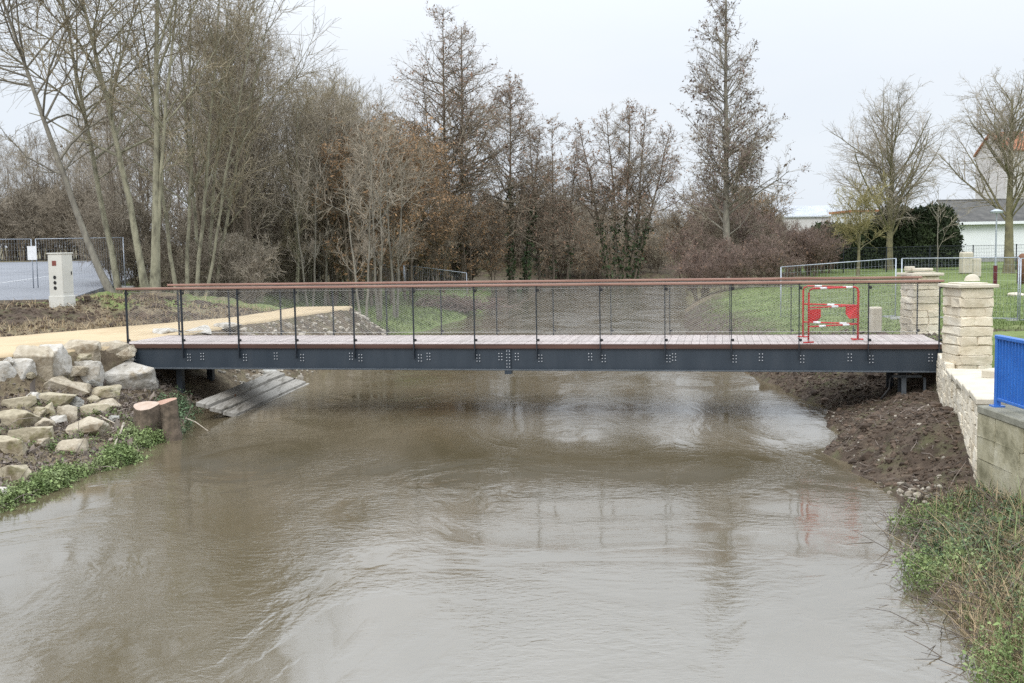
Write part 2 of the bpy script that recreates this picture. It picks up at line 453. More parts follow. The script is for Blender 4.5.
def water_mat():
    m, nt, b = new_mat('silty_water')
    L = nt.links.new
    tc = nt.nodes.new('ShaderNodeTexCoord')

    def noise(s, st, d=3, r=0.5, dist=0.0, rz=0.0):
        mp = nt.nodes.new('ShaderNodeMapping'); mp.inputs['Scale'].default_value = st; mp.inputs['Rotation'].default_value = (0, 0, rz)
        L(tc.outputs['Object'], mp.inputs['Vector'])
        n = nt.nodes.new('ShaderNodeTexNoise'); n.inputs['Scale'].default_value = s; n.inputs['Detail'].default_value = d
        n.inputs['Roughness'].default_value = r; n.inputs['Distortion'].default_value = dist
        L(mp.outputs['Vector'], n.inputs['Vector']); return n.outputs['Fac']

    def math_(op, a, c):
        x = nt.nodes.new('ShaderNodeMath'); x.operation = op
        for i, v in enumerate((a, c)):
            if isinstance(v, (int, float)): x.inputs[i].default_value = v
            else: L(v, x.inputs[i])
        return x.outputs[0]
    big = noise(0.55, (1, 1.0, 1), 2, 0.5, 0.6, 0.3)
    mid = noise(3.1, (1, 1.45, 1), 3, 0.55, 1.0, 0.15)
    fine = noise(8.5, (1, 1.7, 1), 3, 0.6, 0.5, -0.1)
    patch = noise(0.33, (1, 0.7, 1), 4, 0.55, 2.2)
    r = nt.nodes.new('ShaderNodeMapRange'); r.inputs['From Min'].default_value = 0.42; r.inputs['From Max'].default_value = 0.6
    r.inputs['To Min'].default_value = 0.12; r.inputs['To Max'].default_value = 1.25
    L(patch, r.inputs['Value'])
    h = math_('ADD', math_('MULTIPLY', big, 0.035), math_('MULTIPLY', r.outputs[0], math_('ADD', math_('MULTIPLY', mid, 0.0145), math_('MULTIPLY', fine, 0.0125))))
    sy = nt.nodes.new('ShaderNodeSeparateXYZ'); L(tc.outputs['Object'], sy.inputs['Vector'])
    rf = nt.nodes.new('ShaderNodeMapRange')          # the river runs faster and rougher upstream
    for k_, v_ in (('From Min', 24), ('From Max', 42), ('To Min', 1.0), ('To Max', 4.2)): rf.inputs[k_].default_value = v_
    L(sy.outputs['Y'], rf.inputs['Value'])
    h = math_('MULTIPLY', h, rf.outputs['Result'])
    bp = nt.nodes.new('ShaderNodeBump'); bp.inputs['Strength'].default_value = 1.0; bp.inputs['Distance'].default_value = 0.3
    L(h, bp.inputs['Height']); L(bp.outputs['Normal'], b.inputs['Normal'])
    cr = nt.nodes.new('ShaderNodeValToRGB'); e = cr.color_ramp.elements
    e[0].position, e[0].color = 0.35, (0.094, 0.075, 0.042, 1)
    e[1].position, e[1].color = 0.68, (0.133, 0.108, 0.07, 1)
    L(noise(0.35, (1, 0.5, 1), 4, 0.6, 1.0), cr.inputs['Fac']); L(cr.outputs['Color'], b.inputs['Base Color'])
    b.inputs['Roughness'].default_value = 0.06
    b.inputs['IOR'].default_value = 2.4
    b.inputs['Specular IOR Level'].default_value = 0.6
    return m


M['ground'] = ground_mat()
M['water'] = water_mat()

# ------------------------------------------------------------------ the setting: ground, water, path, car park


def axis(lo, hi, a, b, step, grow):
    mid = list(np.arange(a, b + 1e-6, step))
    out, s, v = [], step, b
    while v < hi:
        s *= grow; v += s; out.append(v)
    low, s, v = [], step, a
    while v > lo:
        s *= grow; v -= s; low.append(v)
    return np.array(low[::-1] + mid + out)


gx = axis(-420, 420, -13.5, 9.0, 0.075, 1.075)
gy = axis(-30, 520, 8.0, 26.0, 0.075, 1.035)
GX, GY = np.meshgrid(gx, gy)
GZ, ZG, ZS = height(GX, GY, True)
nx, ny = len(gx), len(gy)
V = np.stack([GX, GY, GZ], -1).reshape(-1, 3)
idx = np.arange(nx * ny).reshape(ny, nx)
Q = np.stack([idx[:-1, :-1], idx[:-1, 1:], idx[1:, 1:], idx[1:, :-1]], -1).reshape(-1, 4)
me = np_mesh('ground', V, Q, M['ground'])
ca = me.color_attributes.new('zone', 'FLOAT_COLOR', 'POINT')
ca.data.foreach_set('color', np.stack([ZG, 1 - ZG, ZS, np.ones_like(ZG)], -1).astype(np.float32).ravel())
tag(link('ground', me), kind='structure')

wm = MB(); wm.poly([(-16, -28, 0), (40, -28, 0), (40, 128, 0), (-16, 128, 0)])
tag(wm.build('water', M['water']), kind='structure')

ys = np.concatenate([np.arange(6, 20, 0.5), np.arange(20, 43.1, 0.3)])
pe = np.interp(ys, *PE); pl = np.interp(ys, *PL)
pe = np.where(ys < 36, pe, np.interp(ys, *PE))
pe = pe + 0.07 * fbm(ys, ys * 0 + 1, 1.3, 3, 3); pl = pl + 0.12 * fbm(ys, ys * 0 + 4, 1.1, 4, 3)
rows = []
bl = 1.36 - 0.8 * sm(35, 41, ys)
for k, t in enumerate(np.linspace(0, 1, 9)):
    rows.append(np.stack([pl + (pe - pl) * t, ys, bl], -1))
sk0 = np.stack([pl - 0.02, ys, bl - 0.12], -1); sk1 = np.stack([pe + 0.03, ys, bl - 0.16], -1)
P = np.stack([sk0] + rows + [sk1], 1)
for i in range(len(ys)):                      # the path follows the ground where it runs on beyond the trees
    if ys[i] > 35.5:
        P[i, 1:-1, 2] = np.maximum(P[i, 1:-1, 2], height(P[i, 1:-1, 0], P[i, 1:-1, 1]) + 0.02)
ii = np.arange(P.shape[0] * P.shape[1]).reshape(P.shape[:2])
Q = np.stack([ii[:-1, :-1], ii[:-1, 1:], ii[1:, 1:], ii[1:, :-1]], -1).reshape(-1, 4)
tag(link('path', np_mesh('path', P.reshape(-1, 3), Q, M['sand'])), kind='structure')

ys = np.arange(31.0, 95.5, 1.5)
re = np.interp(ys, [32, 62, 95], [-12.9, -20, -32])
P = np.stack([np.stack([re * 0 - 95, ys, zpark(ys) + 0.03], -1), np.stack([re, ys, zpark(ys) + 0.03], -1), np.stack([re + 0.02, ys, zpark(ys) - 0.15], -1)], 1)
ii = np.arange(P.shape[0] * 3).reshape(-1, 3)
Q = np.stack([ii[:-1, :-1], ii[:-1, 1:], ii[1:, 1:], ii[1:, :-1]], -1).reshape(-1, 4)
P[0, :, 2] -= 0.2
tag(link('car_park', np_mesh('car_park', P.reshape(-1, 3), Q, M['asphalt'], smooth=False)), kind='structure')
mk = MB()
for (x0, y0, x1, y1, w) in [(-40, 44, -16.5, 47.5, 0.16), (-40, 55, -19, 58.5, 0.18), (-28, 44, -30, 56, 0.14), (-24.5, 44, -26.5, 57, 0.14), (-21, 45, -23, 57, 0.14)]:
    L_ = math.hypot(x1 - x0, y1 - y0); nx_, ny_ = -(y1 - y0) / L_ * w / 2, (x1 - x0) / L_ * w / 2
    mk.poly([(x0 - nx_, y0 - ny_, zpark(y0) + 0.036), (x1 - nx_, y1 - ny_, zpark(y1) + 0.036), (x1 + nx_, y1 + ny_, zpark(y1) + 0.036), (x0 + nx_, y0 + ny_, zpark(y0) + 0.036)])
tag(mk.build('car_park_markings', M['mark']), kind='structure')

# ------------------------------------------------------------------ footbridge
BX, BY, BZ, BYAW = -7.664, 21.828, 1.372, -0.1851
PITCHU, W = 1.1816, 2.08
UEND = 13 * PITCHU
cb, sb = math.cos(BYAW), math.sin(BYAW)


def u_of(px, py=360, v=-0.05):
    d = ray(px, py)
    # solve (BX + u cb - v sb, BY + u sb + v cb) = y*(d0, 1)
    A = np.array([[cb, -d[0]], [sb, -1.0]])
    return float(np.linalg.solve(A, np.array([-(BX - v * sb), -(BY + v * cb)]))[0])


br = empty('footbridge', (BX, BY, BZ), BYAW)
tag(br, 'steel footbridge with wooden deck, timber handrails and wire net across the brown river', 'footbridge')
U_L, U_R = -0.28, UEND + 0.1
for side, v0 in ((0, 0.02), (1, W - 0.02)):
    sgn = -1 if side == 0 else 1
    g = MB()
    g.box(((U_L + 0.14 + U_R) / 2, v0 - sgn * 0.008, -0.285), (U_R - U_L - 0.14, 0.016, 0.37))
    g.box(((U_L + 0.14 + U_R) / 2, v0 - sgn * 0.06, -0.094), (U_R - U_L - 0.14, 0.15, 0.012))
    for ue in (U_L + 0.14, U_R):
        g.box((ue + (0.006 if ue > 0 else -0.006), v0, -0.29), (0.012, 0.14, 0.38))
    gird = g.build('girder', M['steel'], br)
    fl = MB()
    fl.box(((U_L + 0.14 + U_R) / 2, v0 - 0.01, -0.482), (U_R - U_L - 0.12, 0.17, 0.022), bevel=0.004)
    fl.build('bottom_flange', M['flange'], gird)
    hr_ = MB()
    vv = 0 if side == 0 else W
    hr_.box(((-0.2 + UEND + 0.07) / 2, vv, 1.1), (UEND + 0.27, 0.115, 0.042), bevel=0.008)
    hr_.build('handrail', M['hardwood'], br)
    rod = MB()
    for zz in (0.055, 1.03):
        rod.tube([(0, vv, zz), (UEND, vv, zz)], 0.006, 6)
    rod.tube([(0, vv, 1.065), (UEND, vv, 1.065)], 0.011, 6)
    rod.build('tension_rods', M['wire'], br)
    # diamond wire net
    a, b_ = [], []
    step, run, z0, z1 = 0.075, 1.72, 0.055, 1.03
    u = -run
    while u < UEND:
        for (ua, za, ub, zb_) in ((u, z0, u + run, z1), (u, z1, u + run, z0)):
            s0, s1 = max(0, (0 - ua) / run), min(1, (UEND - ua) / run)
            if s1 > s0:
                a.append((ua + run * s0, vv, za + (zb_ - za) * s0)); b_.append((ua + run * s1, vv, za + (zb_ - za) * s1))
        u += step
    a, b_ = np.array(a), np.array(b_)
    r_ = 0.0012
    n = len(a)
    off = np.array([(0, -r_, 0), (0, r_ * 0.5, r_), (0, r_ * 0.5, -r_)])
    VV = np.concatenate([a[:, None] + off, b_[:, None] + off], 1).reshape(-1, 3)
    base = (np.arange(n) * 6)[:, None, None]
    QQ = (base + np.array([[0, 1, 4, 3], [1, 2, 5, 4], [2, 0, 3, 5]])[None]).reshape(-1, 4)
    link('wire_net', np_mesh('wire_net', VV, QQ, M['wire'], smooth=False), br)
# deck boards laid across
dk = MB()
nb = 112
bw = (U_R - U_L) / nb
for i in range(nb):
    dk.box((U_L + bw * (i + 0.5), W / 2, -0.03 + random.Random(i).uniform(-.0015, .0015)), (bw - 0.006, W + 0.0, 0.05))
dk.build('deck', M['deck'], br)
for v0, nme in ((-0.013, 'edge_board'), (W + 0.013, 'edge_board')):
    e_ = MB(); e_.box(((U_L + U_R) / 2, v0, -0.043), (U_R - U_L, 0.022, 0.086), bevel=0.004)
    e_.build('edge_board', M['fascia'], br)
for i in range(10):                       # cross beams under the deck
    c_ = MB(); c_.box((0.6 + i * (UEND - 1.2) / 9, W / 2, -0.2), (0.1, W - 0.12, 0.2))
    c_.build('cross_beam', M['steel'], br)
pm = None
for side in (0, 1):
    vv = -0.03 if side == 0 else W + 0.03
    for i in range(14):
        if pm is None:
            p = MB(); p.box((0, 0, 0.4), (0.014, 0.07, 1.36), bevel=0.002)
            po = p.build('post', M['post'], br)
            k_ = MB()
            k_.box((0.028, 0.0, 0.0), (0.05, 0.05, 0.05), bevel=0.012)
            kb = k_.build('net_clamp', M['dark'], po); kb.location = (0, 0, 0.075)
            pm = (po.data, kb.data)
            link('net_clamp', pm[1], po).location = (0, 0, 1.0)
        else:
            po = link('post', pm[0], br)
            link('net_clamp', pm[1], po).location = (0, 0, 0.075); link('net_clamp', pm[1], po).location = (0, 0, 1.0)
        po.location = (i * PITCHU, vv, 0)
        if side: po.rotation_euler = (0, 0, 0)
# bolt clusters on the near girder and the splice at midspan
bc = MB()
for i in (-1, 1):
    for j in (-1, 0, 1):
        bc.tube([(i * 0.027, 0.0, j * 0.058), (i * 0.027, -0.014, j * 0.058)], 0.0095, 6)
c0 = bc.build('bolts', M['zinc'], br)
c0.location = (u_of(201.4), 0.002, -0.245)
c_us = [u_of(x) for x in (275, 350.4, 428, 500, 516.5, 590, 674, 761, 850, 931)]
c_us += [i * PITCHU + 0.105 for i in range(0, 6)] + [i * PITCHU + 0.06 for i in range(6, 14)]
for k, uu in enumerate(c_us):
    c = link('bolts', c0.data, br); c.location = (min(uu, UEND + 0.02), 0.002, -0.235 if k < 10 else -0.265)
sp = MB()
us = u_of(508)
sp.box((us, -0.005, -0.3), (0.085, 0.03, 0.41)); sp.box((us, 0.0, -0.525), (0.13, 0.13, 0.07))
spo = sp.build('splice_plate', M['steel'], br)
sbm = MB()
for j in range(7):
    for i in (-1, 1):
        sbm.tube([(us + i * 0.026, -0.02, -0.13 - j * 0.06), (us + i * 0.026, -0.034, -0.13 - j * 0.06)], 0.009, 6)
sbm.build('bolts', M['zinc'], spo)
# bearing pile, bracket and cable under the right end; pile under the left
for (uu, nm) in ((UEND - 0.55, 'right'), (0.9, 'left')):
    for vv in (0.35, 1.7):
        p = MB()
        p.box((uu, vv, -0.98), (0.13, 0.13, 0.9), bevel=0.01); p.box((uu, vv, -0.528), (0.3, 0.3, 0.03))
        p.build('bearing_pile', M['post'], br)
bk = MB()
bk.box((UEND - 0.5, 0.12, -0.58), (0.5, 0.05, 0.04)); bk.box((UEND - 0.2, 0.12, -0.85), (0.04, 0.04, 0.5)); bk.box((UEND - .55, .12, -.85), (.08, .05, .55))
bk.build('bearing_bracket', M['flange'], br)
cbm = MB()
cbm.tube([(UEND - 0.75, 0.1, -0.5), (UEND - 0.8, 0.08, -0.65), (UEND - 0.8, 0.06, -0.8), (UEND - 0.95, 0.02, -0.98)], 0.02, 6)
cbm.build('service_duct', M['dark'], br, smooth=True)

# ------------------------------------------------------------------ masonry


def block(bm, c, s, rot, r, jit, bev=0.1):
    """one rough stone: a bevelled, slightly irregular box"""
    vs = bmesh.ops.create_cube(bm, size=1.0)['verts']
    es = list({e for v in vs for e in v.link_edges})
    b = bmesh.ops.bevel(bm, geom=es, offset=bev, segments=1, affect='EDGES', clamp_overlap=True)
    vs = list({v for f in b['faces'] for v in f.verts} | {v for v in vs if v.is_valid})
    from mathutils import Matrix, Vector
    m = Matrix.Rotation(rot, 3, 'Z')
    for v in vs:
        p = Vector((v.co.x * s[0], v.co.y * s[1], v.co.z * s[2]))
        p += Vector(r.normal(0, jit, 3))
        v.co = m @ p + Vector(c)


def masonry_pillar(name, loc, rz, w, d, h, ncourse, parent_label, seed):
    r = np.random.default_rng(seed)
    root = empty(name, loc, rz)
    bm = bmesh.new()
    ch = h / ncourse
    for k in range(ncourse):
        z = (k + 0.5) * ch
        for (ax, n_, L_) in ((0, -1, w), (0, 1, w), (1, -1, d), (1, 1, d)):
            cuts = [0.0]
            ns = int(r.choice([1, 1, 2])) if L_ < 0.7 else int(r.integers(2, 4))
            cuts += sorted((np.arange(1, ns) / ns + r.uniform(-0.12, 0.12, ns - 1)).tolist()) + [1.0]
            for a_, b_ in zip(cuts, cuts[1:]):
                mid, ln = ((a_ + b_) / 2 - 0.5) * L_, (b_ - a_) * L_ - 0.005
                t_ = 0.11 + r.uniform(-0.02, 0.02)
                if ax == 0:
                    block(bm, (mid, n_ * (d / 2 - 0.05 + r.uniform(-.008, .012)), z), (ln, t_, ch - 0.005), 0, r, 0.008)
                else:
                    block(bm, (n_ * (w / 2 - 0.05 + r.uniform(-.008, .012)), mid, z), (t_, ln, ch - 0.005), 0, r, 0.008)
    me = bpy.data.meshes.new('shaft'); bmesh.ops.recalc_face_normals(bm, faces=bm.faces[:]); bm.to_mesh(me); bm.free(); me.materials.append(M['cream'])
    sh = link('shaft', me, root)
    c = MB(); c.box((0, 0, h / 2), (w - 0.036, d - 0.036, h - 0.01)); c.build('mortar', M['mortar'], sh)
    cp = MB()
    cp.box((0, 0, h + 0.03), (w + 0.13, d + 0.13, 0.055), bevel=0.01)
    cp.box((0, 0, h + 0.068), (w * 0.8, d * 0.8, 0.024), bevel=0.008)
    cp.build('cap', M['cream_cap'], root)
    return root


p1 = masonry_pillar('stone_pillar', (7.3, 17.5, 0.9), R(3), 0.52, 0.64, 1.52, 10, '', 3)
tag(p1, 'nearer cream stone gate pillar with flat cap at the right end of the footbridge', 'pillar')
p2 = masonry_pillar('stone_pillar', (8.1, 21.7, 1.26), R(4), 0.52, 0.6, 1.22, 9, '', 5)
tag(p2, 'farther cream stone gate pillar behind the timber handrail, pale slabs left on its cap', 'pillar')

# slabs and dome stones left lying on the pillars and ground


def loose_slab(name, c, s, rz, label, cat, mat='cream_cap', group=None):
    m = MB(); m.box((0, 0, s[2] / 2), s, bevel=min(s) * 0.15)
    o = m.build(name, M[mat]); o.location = c; o.rotation_euler = (0, 0, rz)
    return tag(o, label, cat, group)


capz = 1.26 + 1.22 + 0.099
loose_slab('stone_slab', (8.08, 21.68, capz), (0.42, 0.3, 0.05), 0.1, 'thin pale stone slab lying on the cap of the farther pillar', 'stone slab')
loose_slab('stone_offcut', (7.86, 21.62, capz), (0.19, 0.12, 0.09), 0.5, 'small pale stone offcut on the left edge of the farther pillar cap', 'stone')
loose_slab('stone_post', (at(875, 335, 22.8)[0], 22.8, 1.26), (0.23, 0.2, 0.55), 0.1, 'short square cream stone post standing at the far end of the deck', 'stone post')
loose_slab('stone_slab', (at(893, 335, 23.6)[0], 23.6, hz(at(893, 335, 23.6)[0], 23.6) + 0.0), (0.5, 0.35, 0.09), 0.3, 'pale stone slab lying flat on the grass left of the farther pillar', 'stone slab')
# dome stone on the near pillar
dm = bmesh.new()
bmesh.ops.create_uvsphere(dm, u_segments=20, v_segments=12, radius=0.11)
bmesh.ops.bisect_plane(dm, geom=dm.verts[:] + dm.edges[:] + dm.faces[:], plane_co=(0, 0, 0), plane_no=(0, 0, -1), clear_outer=True)
for v in dm.verts: v.co.x *= 1.15; v.co.y *= 0.6
me = bpy.data.meshes.new('stone'); dm.to_mesh(me); dm.free(); me.materials.append(M['cream_cap'])
me.polygons.foreach_set('use_smooth', np.full(len(me.polygons), True))
tag(link('dome_stone', me, None, (7.44, 17.68, 0.9 + 1.52 + 0.097)), 'half round cream stone resting on the cap of the nearer pillar', 'stone')

# low cream wall from the bridge to the blue railing
wl = empty('stone_wall', (0, 0, 0))
tag(wl, 'low cream rubble stone wall with flat coping running from the footbridge to the blue railing', 'wall')
A_, B_ = np.array([5.43, 12.62]), np.array([7.42, 18.98])
dv = (B_ - A_); Lw = np.linalg.norm(dv); dv /= Lw; nv = np.array([dv[1], -dv[0]]); ang = math.atan2(dv[1], dv[0])
r = np.random.default_rng(11)
bm = bmesh.new()
for k in range(11):
    z = -0.15 + (k + 0.5) * 0.125
    t = 0.0
    while t < Lw:
        ln = r.uniform(0.2, 0.5); ln = min(ln, Lw - t + 0.01)
        ztop = 1.28 - 0.26 * (t / Lw) if t / Lw < 0.68 else 1.36
        if z + 0.06 < ztop + 0.02 and ln > 0.05:
            p = A_ + dv * (t + ln / 2) + nv * (0.05 + r.uniform(-.009, .009))
            block(bm, (p[0], p[1], z), (ln - 0.004, 0.14, 0.121), ang, r, 0.006)
        t += ln
me = bpy.data.meshes.new('masonry'); bmesh.ops.recalc_face_normals(bm, faces=bm.faces[:]); bm.to_mesh(me); bm.free(); me.materials.append(M['cream'])
ms = link('masonry', me, wl)
c = MB()
p = (A_ + B_) / 2 + nv * 0.16
c.box((p[0], p[1], 0.4), (Lw - 0.02, 0.318, 1.15), rz=ang); c.build('mortar', M['mortar'], ms)
cp = MB()
ncp = 5
for k in range(ncp):
    t = (k + 0.5) / ncp * 0.665
    p = A_ + dv * (Lw * t) + nv * 0.62
    if t < 0.95:
        cp.box((p[0], p[1], 1.30 - 0.26 * t + 0.02), (Lw * 0.665 / ncp - 0.012, 1.32, 0.07), rz=ang, bevel=0.01, ry=0.0)
cp.build('coping', M['cream_cap'], wl)
o = loose_slab('coping_offcut', (6.85, 15.4, 1.22), (0.34, 0.26, 0.13), 0.6, 'rounded cream stone lying on the low wall coping beside the nearer pillar', 'stone')

# old wall carrying the blue railing
ow = empty('retaining_wall', (5.39, 12.55, 0))
tag(ow, 'old lichened stone retaining wall under the blue railing at the right edge', 'wall')
r = np.random.default_rng(21)
bm = bmesh.new()
for k in range(6):
    z = -0.4 + (k + 0.5) * 0.265
    t = 0.0
    while t < 13.0:
        ln = r.uniform(0.35, 0.75)
        block(bm, (0.06 + r.uniform(-.006, .006), -t - ln / 2, z), (0.14, ln - 0.003, 0.262), 0, r, 0.003, 0.02)
        t += ln
me = bpy.data.meshes.new('masonry'); bmesh.ops.recalc_face_normals(bm, faces=bm.faces[:]); bm.to_mesh(me); bm.free(); me.materials.append(M['oldstone'])
ms = link('masonry', me, ow)
c = MB(); c.box((0.21, -6.5, 0.42), (0.36, 12.98, 1.58)); c.build('mortar', M['oldstone'], ms)
c = MB()
for k in range(10):
    c.box((0.2, -0.66 - k * 1.3, 1.235), (0.46, 1.29, 0.09), bevel=0.012)
c.build('coping', M['oldcap'], ow)

rl = empty('railing', (5.39 + 0.14, 12.42, 1.28))
tag(rl, 'bright blue metal railing with vertical bars on the old stone wall', 'railing')
tr = MB(); tr.box((0, -6.2, 0.8), (0.075, 12.4, 0.045), bevel=0.008); tr.build('top_rail', M['blue'], rl)
tr = MB(); tr.box((0, -6.2, 0.09), (0.045, 12.4, 0.035), bevel=0.005); tr.build('bottom_rail', M['blue'], rl)
bmk = MB()
for k in range(158):
    bmk.box((0, -0.1 - k * 0.078, 0.442), (0.042, 0.02, 0.69))
bmk.build('bars', M['blue'], rl)
pm = None
for k in range(7):
    if pm is None:
        p = MB(); p.box((0, 0, 0.39), (0.06, 0.06, 0.8), bevel=0.006); p.box((0, 0, 0.008), (0.13, 0.13, 0.016))
        po = p.build('post', M['blue'], rl); pm = po.data
    else:
        po = link('post', pm, rl)
    po.location = (0, -0.03 - k * 2.05, 0.0)

# ------------------------------------------------------------------ red and white works barrier on the deck
bar = empty('works_barrier', (BX, BY, BZ), BYAW)
tag(bar, 'red and white tubular works barrier with hinged panels standing on the deck', 'barrier')


def bpt(u, v, z): return (u, v, z)


hingeU, hingeV = u_of(858, 340, 0.75), 0.75
pan = [(u_of(808.5, 340, 0.12), 0.12), (u_of(803, 335, 1.35), 1.35)]
for (uu, vv) in pan:
    f = MB(); H_ = 0.98
    q = np.array([uu, vv]); h_ = np.array([hingeU, hingeV])
    if vv > 1: h_ = h_ + (0.0, 0.05)

    def L2(t, z): return (q[0] + (h_[0] - q[0]) * t, q[1] + (h_[1] - q[1]) * t, z)
    f.tube([L2(0, 0.02), L2(0, 0.9), L2(0.02, 0.955), L2(0.08, H_), L2(0.92, H_), L2(0.98, 0.955), L2(1, 0.9), L2(1, 0.02)], 0.017, 8)
    for z in (0.64, 0.3):
        f.tube([L2(0, z), L2(1, z)], 0.014, 8)
    f.tube([L2(-0.1, 0.02), L2(0.1, 0.02)], 0.014, 6); f.tube([L2(0.88, 0.02), L2(1.1, 0.02)], 0.014, 6)
    fr = f.build('barrier_frame', M['red'], bar, smooth=True)
    w_ = MB()
    for z, ts in ((H_, (0.22, 0.74)), (0.64, (0.45,)), (0.3, (0.2, 0.68))):
        for t in ts:
            w_.tube([L2(t, z), L2(t + 0.13, z)], 0.0195, 8)
    w_.build('white_sleeves', M['white'], fr, smooth=True)
    if vv < 1:
        pl_ = MB()
        for t0, t1 in ((0.02, 0.24), (0.74, 0.98)):
            a0, a1 = L2(t0, 0), L2(t1, 0)
            pts = [(a0[0], a0[1] - 0.01, 0.61), (a1[0], a1[1] - 0.01, 0.61), (a1[0], a1[1] - 0.01, 0.46), ((a0[0] * .3 + a1[0] * .7), a1[1] - 0.01, 0.39), (a0[0], a0[1] - 0.01, 0.39)]
            if t0 > .5: pts = [(a0[0], a0[1] - 0.01, 0.63), (a1[0], a1[1] - 0.01, 0.63), (a1[0], a1[1] - 0.01, 0.41), ((a1[0] * .3 + a0[0] * .7), a0[1] - 0.01, 0.41), (a0[0], a0[1] - 0.01, 0.5)]
            pl_.poly(pts); pl_.poly([(x, y + 0.012, z) for x, y, z in pts][::-1])
        pl_.build('red_plates', M['red'], fr)

# ------------------------------------------------------------------ temporary mesh fence panels


def fence_panel(a, b, zt0, zt1, h, label, group, foot=True):
    """a, b: (x, y) of the two uprights; zt: top heights"""
    root = empty('fence_panel', (a[0], a[1], zt0 - h))
    d = np.array([b[0] - a[0], b[1] - a[1], zt1 - zt0])
    P_ = lambda t, z: (d[0] * t, d[1] * t, d[2] * t + z)
    f = MB()
    f.tube([P_(0, 0), P_(0, h)], 0.021, 6); f.tube([P_(1, 0), P_(1, h)], 0.021, 6)
    f.tube([P_(0, h), P_(1, h)], 0.017, 6); f.tube([P_(0, 0.15), P_(1, 0.15)], 0.017, 6)
    f.build('frame', M['galv'], root, smooth=True)
    n = 34
    q0, q1 = [], []
    for k in range(1, n):
        q0.append(P_(k / n, 0.15)); q1.append(P_(k / n, h))
    for z in np.arange(0.35, h - 0.1, 0.24):
        q0.append(P_(0, z)); q1.append(P_(1, z))
    q0, q1 = np.array(q0), np.array(q1); r_ = 0.0022
    off = np.array([(r_, 0, 0), (-r_, r_, r_ * .3), (-r_, -r_, -r_ * .3)])
    VV = np.concatenate([q0[:, None] + off, q1[:, None] + off], 1).reshape(-1, 3)
    QQ = ((np.arange(len(q0)) * 6)[:, None, None] + np.array([[0, 1, 4, 3], [1, 2, 5, 4], [2, 0, 3, 5]])[None]).reshape(-1, 4)
    link('wire_mesh', np_mesh('wire_mesh', VV, QQ, M['galv'], smooth=False), root)
    if foot:
        ft = MB(); ft.box((d[0] * 0.0, d[1] * 0.0, 0.05), (0.65, 0.22, 0.14), bevel=0.02); ft.build('concrete_foot', M['concrete'], root)
        ft = MB(); ft.box((d[0], d[1], d[2] + 0.05), (0.65, 0.22, 0.14), bevel=0.02); ft.build('concrete_foot', M['concrete'], root)
    return tag(root, label, 'fence panel', group)


def ptz(px, py, y):
    p = at(px, py, y); return (p[0], p[1]), p[2]


def panel_px(a, b, h, label, group, foot=True):
    (xa, za), (xb, zb_) = ptz(*a), ptz(*b)
    return fence_panel(xa, xb, za, zb_, h, label, group, foot)


panel_px((781, 267, 36.5), (896, 258.5, 35.5), 2.0, 'mesh fence panel on the lawn behind the red barrier, tilted towards the river', 'temporary mesh fence panels on the lawn')
panel_px((902, 258.5, 34.8), (1019, 257.5, 33.2), 2.0, 'level mesh fence panel on the lawn behind the two stone pillars', 'temporary mesh fence panels on the lawn')
panel_px((1021, 258.5, 33.0), (1150, 257, 32.2), 2.0, 'mesh fence panel cut off by the right edge of the photo', 'temporary mesh fence panels on the lawn')
panel_px((-66, 240, 39.5), (31, 239, 39.8), 1.95, 'mesh fence panel in front of the car park, cut off by the left edge', 'temporary mesh fence panels at the car park')
panel_px((35.5, 239, 39.8), (123, 237.5, 41.5), 1.95, 'mesh fence panel right of the white notice, ending at the leaning tree', 'temporary mesh fence panels at the car park')
panel_px((300, 264, 64), (341, 265, 62), 1.9, 'leftmost mesh fence panel on the far grassy bank among the thin trees', 'temporary mesh fence panels on the far bank')
panel_px((342, 265, 62), (403.5, 265, 60), 1.9, 'middle mesh fence panel on the far grassy bank above the handrail', 'temporary mesh fence panels on the far bank')
panel_px((404.5, 265, 60), (466.5, 273, 57), 1.8, 'rightmost mesh fence panel on the far bank, sloping down to the river', 'temporary mesh fence panels on the far bank')
n_ = MB(); n_.box((0, 0, 0), (0.33, 0.012, 0.5)); no = n_.build('notice', M['white'])
q = at(32, 253, 39.7); no.location = q
tag(no, 'white rectangular notice fixed on the car park mesh fence', 'notice')

# ------------------------------------------------------------------ electrical cabinet
cp_ = at(62, 296, 29.0)
cz = hz(cp_[0], cp_[1])
cab = empty('electrical_cabinet', (cp_[0], cp_[1], float(cp_[2]) - 0.1), R(72))
tag(cab, 'tall beige electrical cabinet standing on the soil bank in front of the car park', 'cabinet')
b = MB(); b.box((0, 0, 0.655), (0.42, 0.44, 1.11), bevel=0.012); body = b.build('body', M['cabinet'], cab)
b = MB(); b.box((0, 0, -0.05), (0.46, 0.48, 0.32), bevel=0.01); b.build('plinth', M['cabinet'], cab)
b = MB(); b.box((0, 0, 1.225), (0.46, 0.48, 0.035), bevel=0.01); b.build('lid', M['cabinet'], cab)
b = MB(); b.box((-0.214, 0.02, 0.97), (0.006, 0.13, 0.13)); b.build('warning_plate', M['redplate'], body)
b = MB()
b.tube([(-0.211, 0.02, 0.6), (-0.222, 0.02, 0.6)], 0.047, 12)
s1 = b.build('socket', M['dark'], body)
for zz in (-0.14, -0.28):
    link('socket', s1.data, body).location = (0, 0, zz)
b = MB()
b.box((0.0, -0.223, 0.68), (0.36, 0.006, 0.96), bevel=0.002); dr = b.build('door', M['cabinet'], cab)
b = MB(); b.box((0.13, -0.232, 0.7), (0.025, 0.012, 0.09)); b.build('handle', M['dark'], dr)

# ------------------------------------------------------------------ rocks
from mathutils import Vector


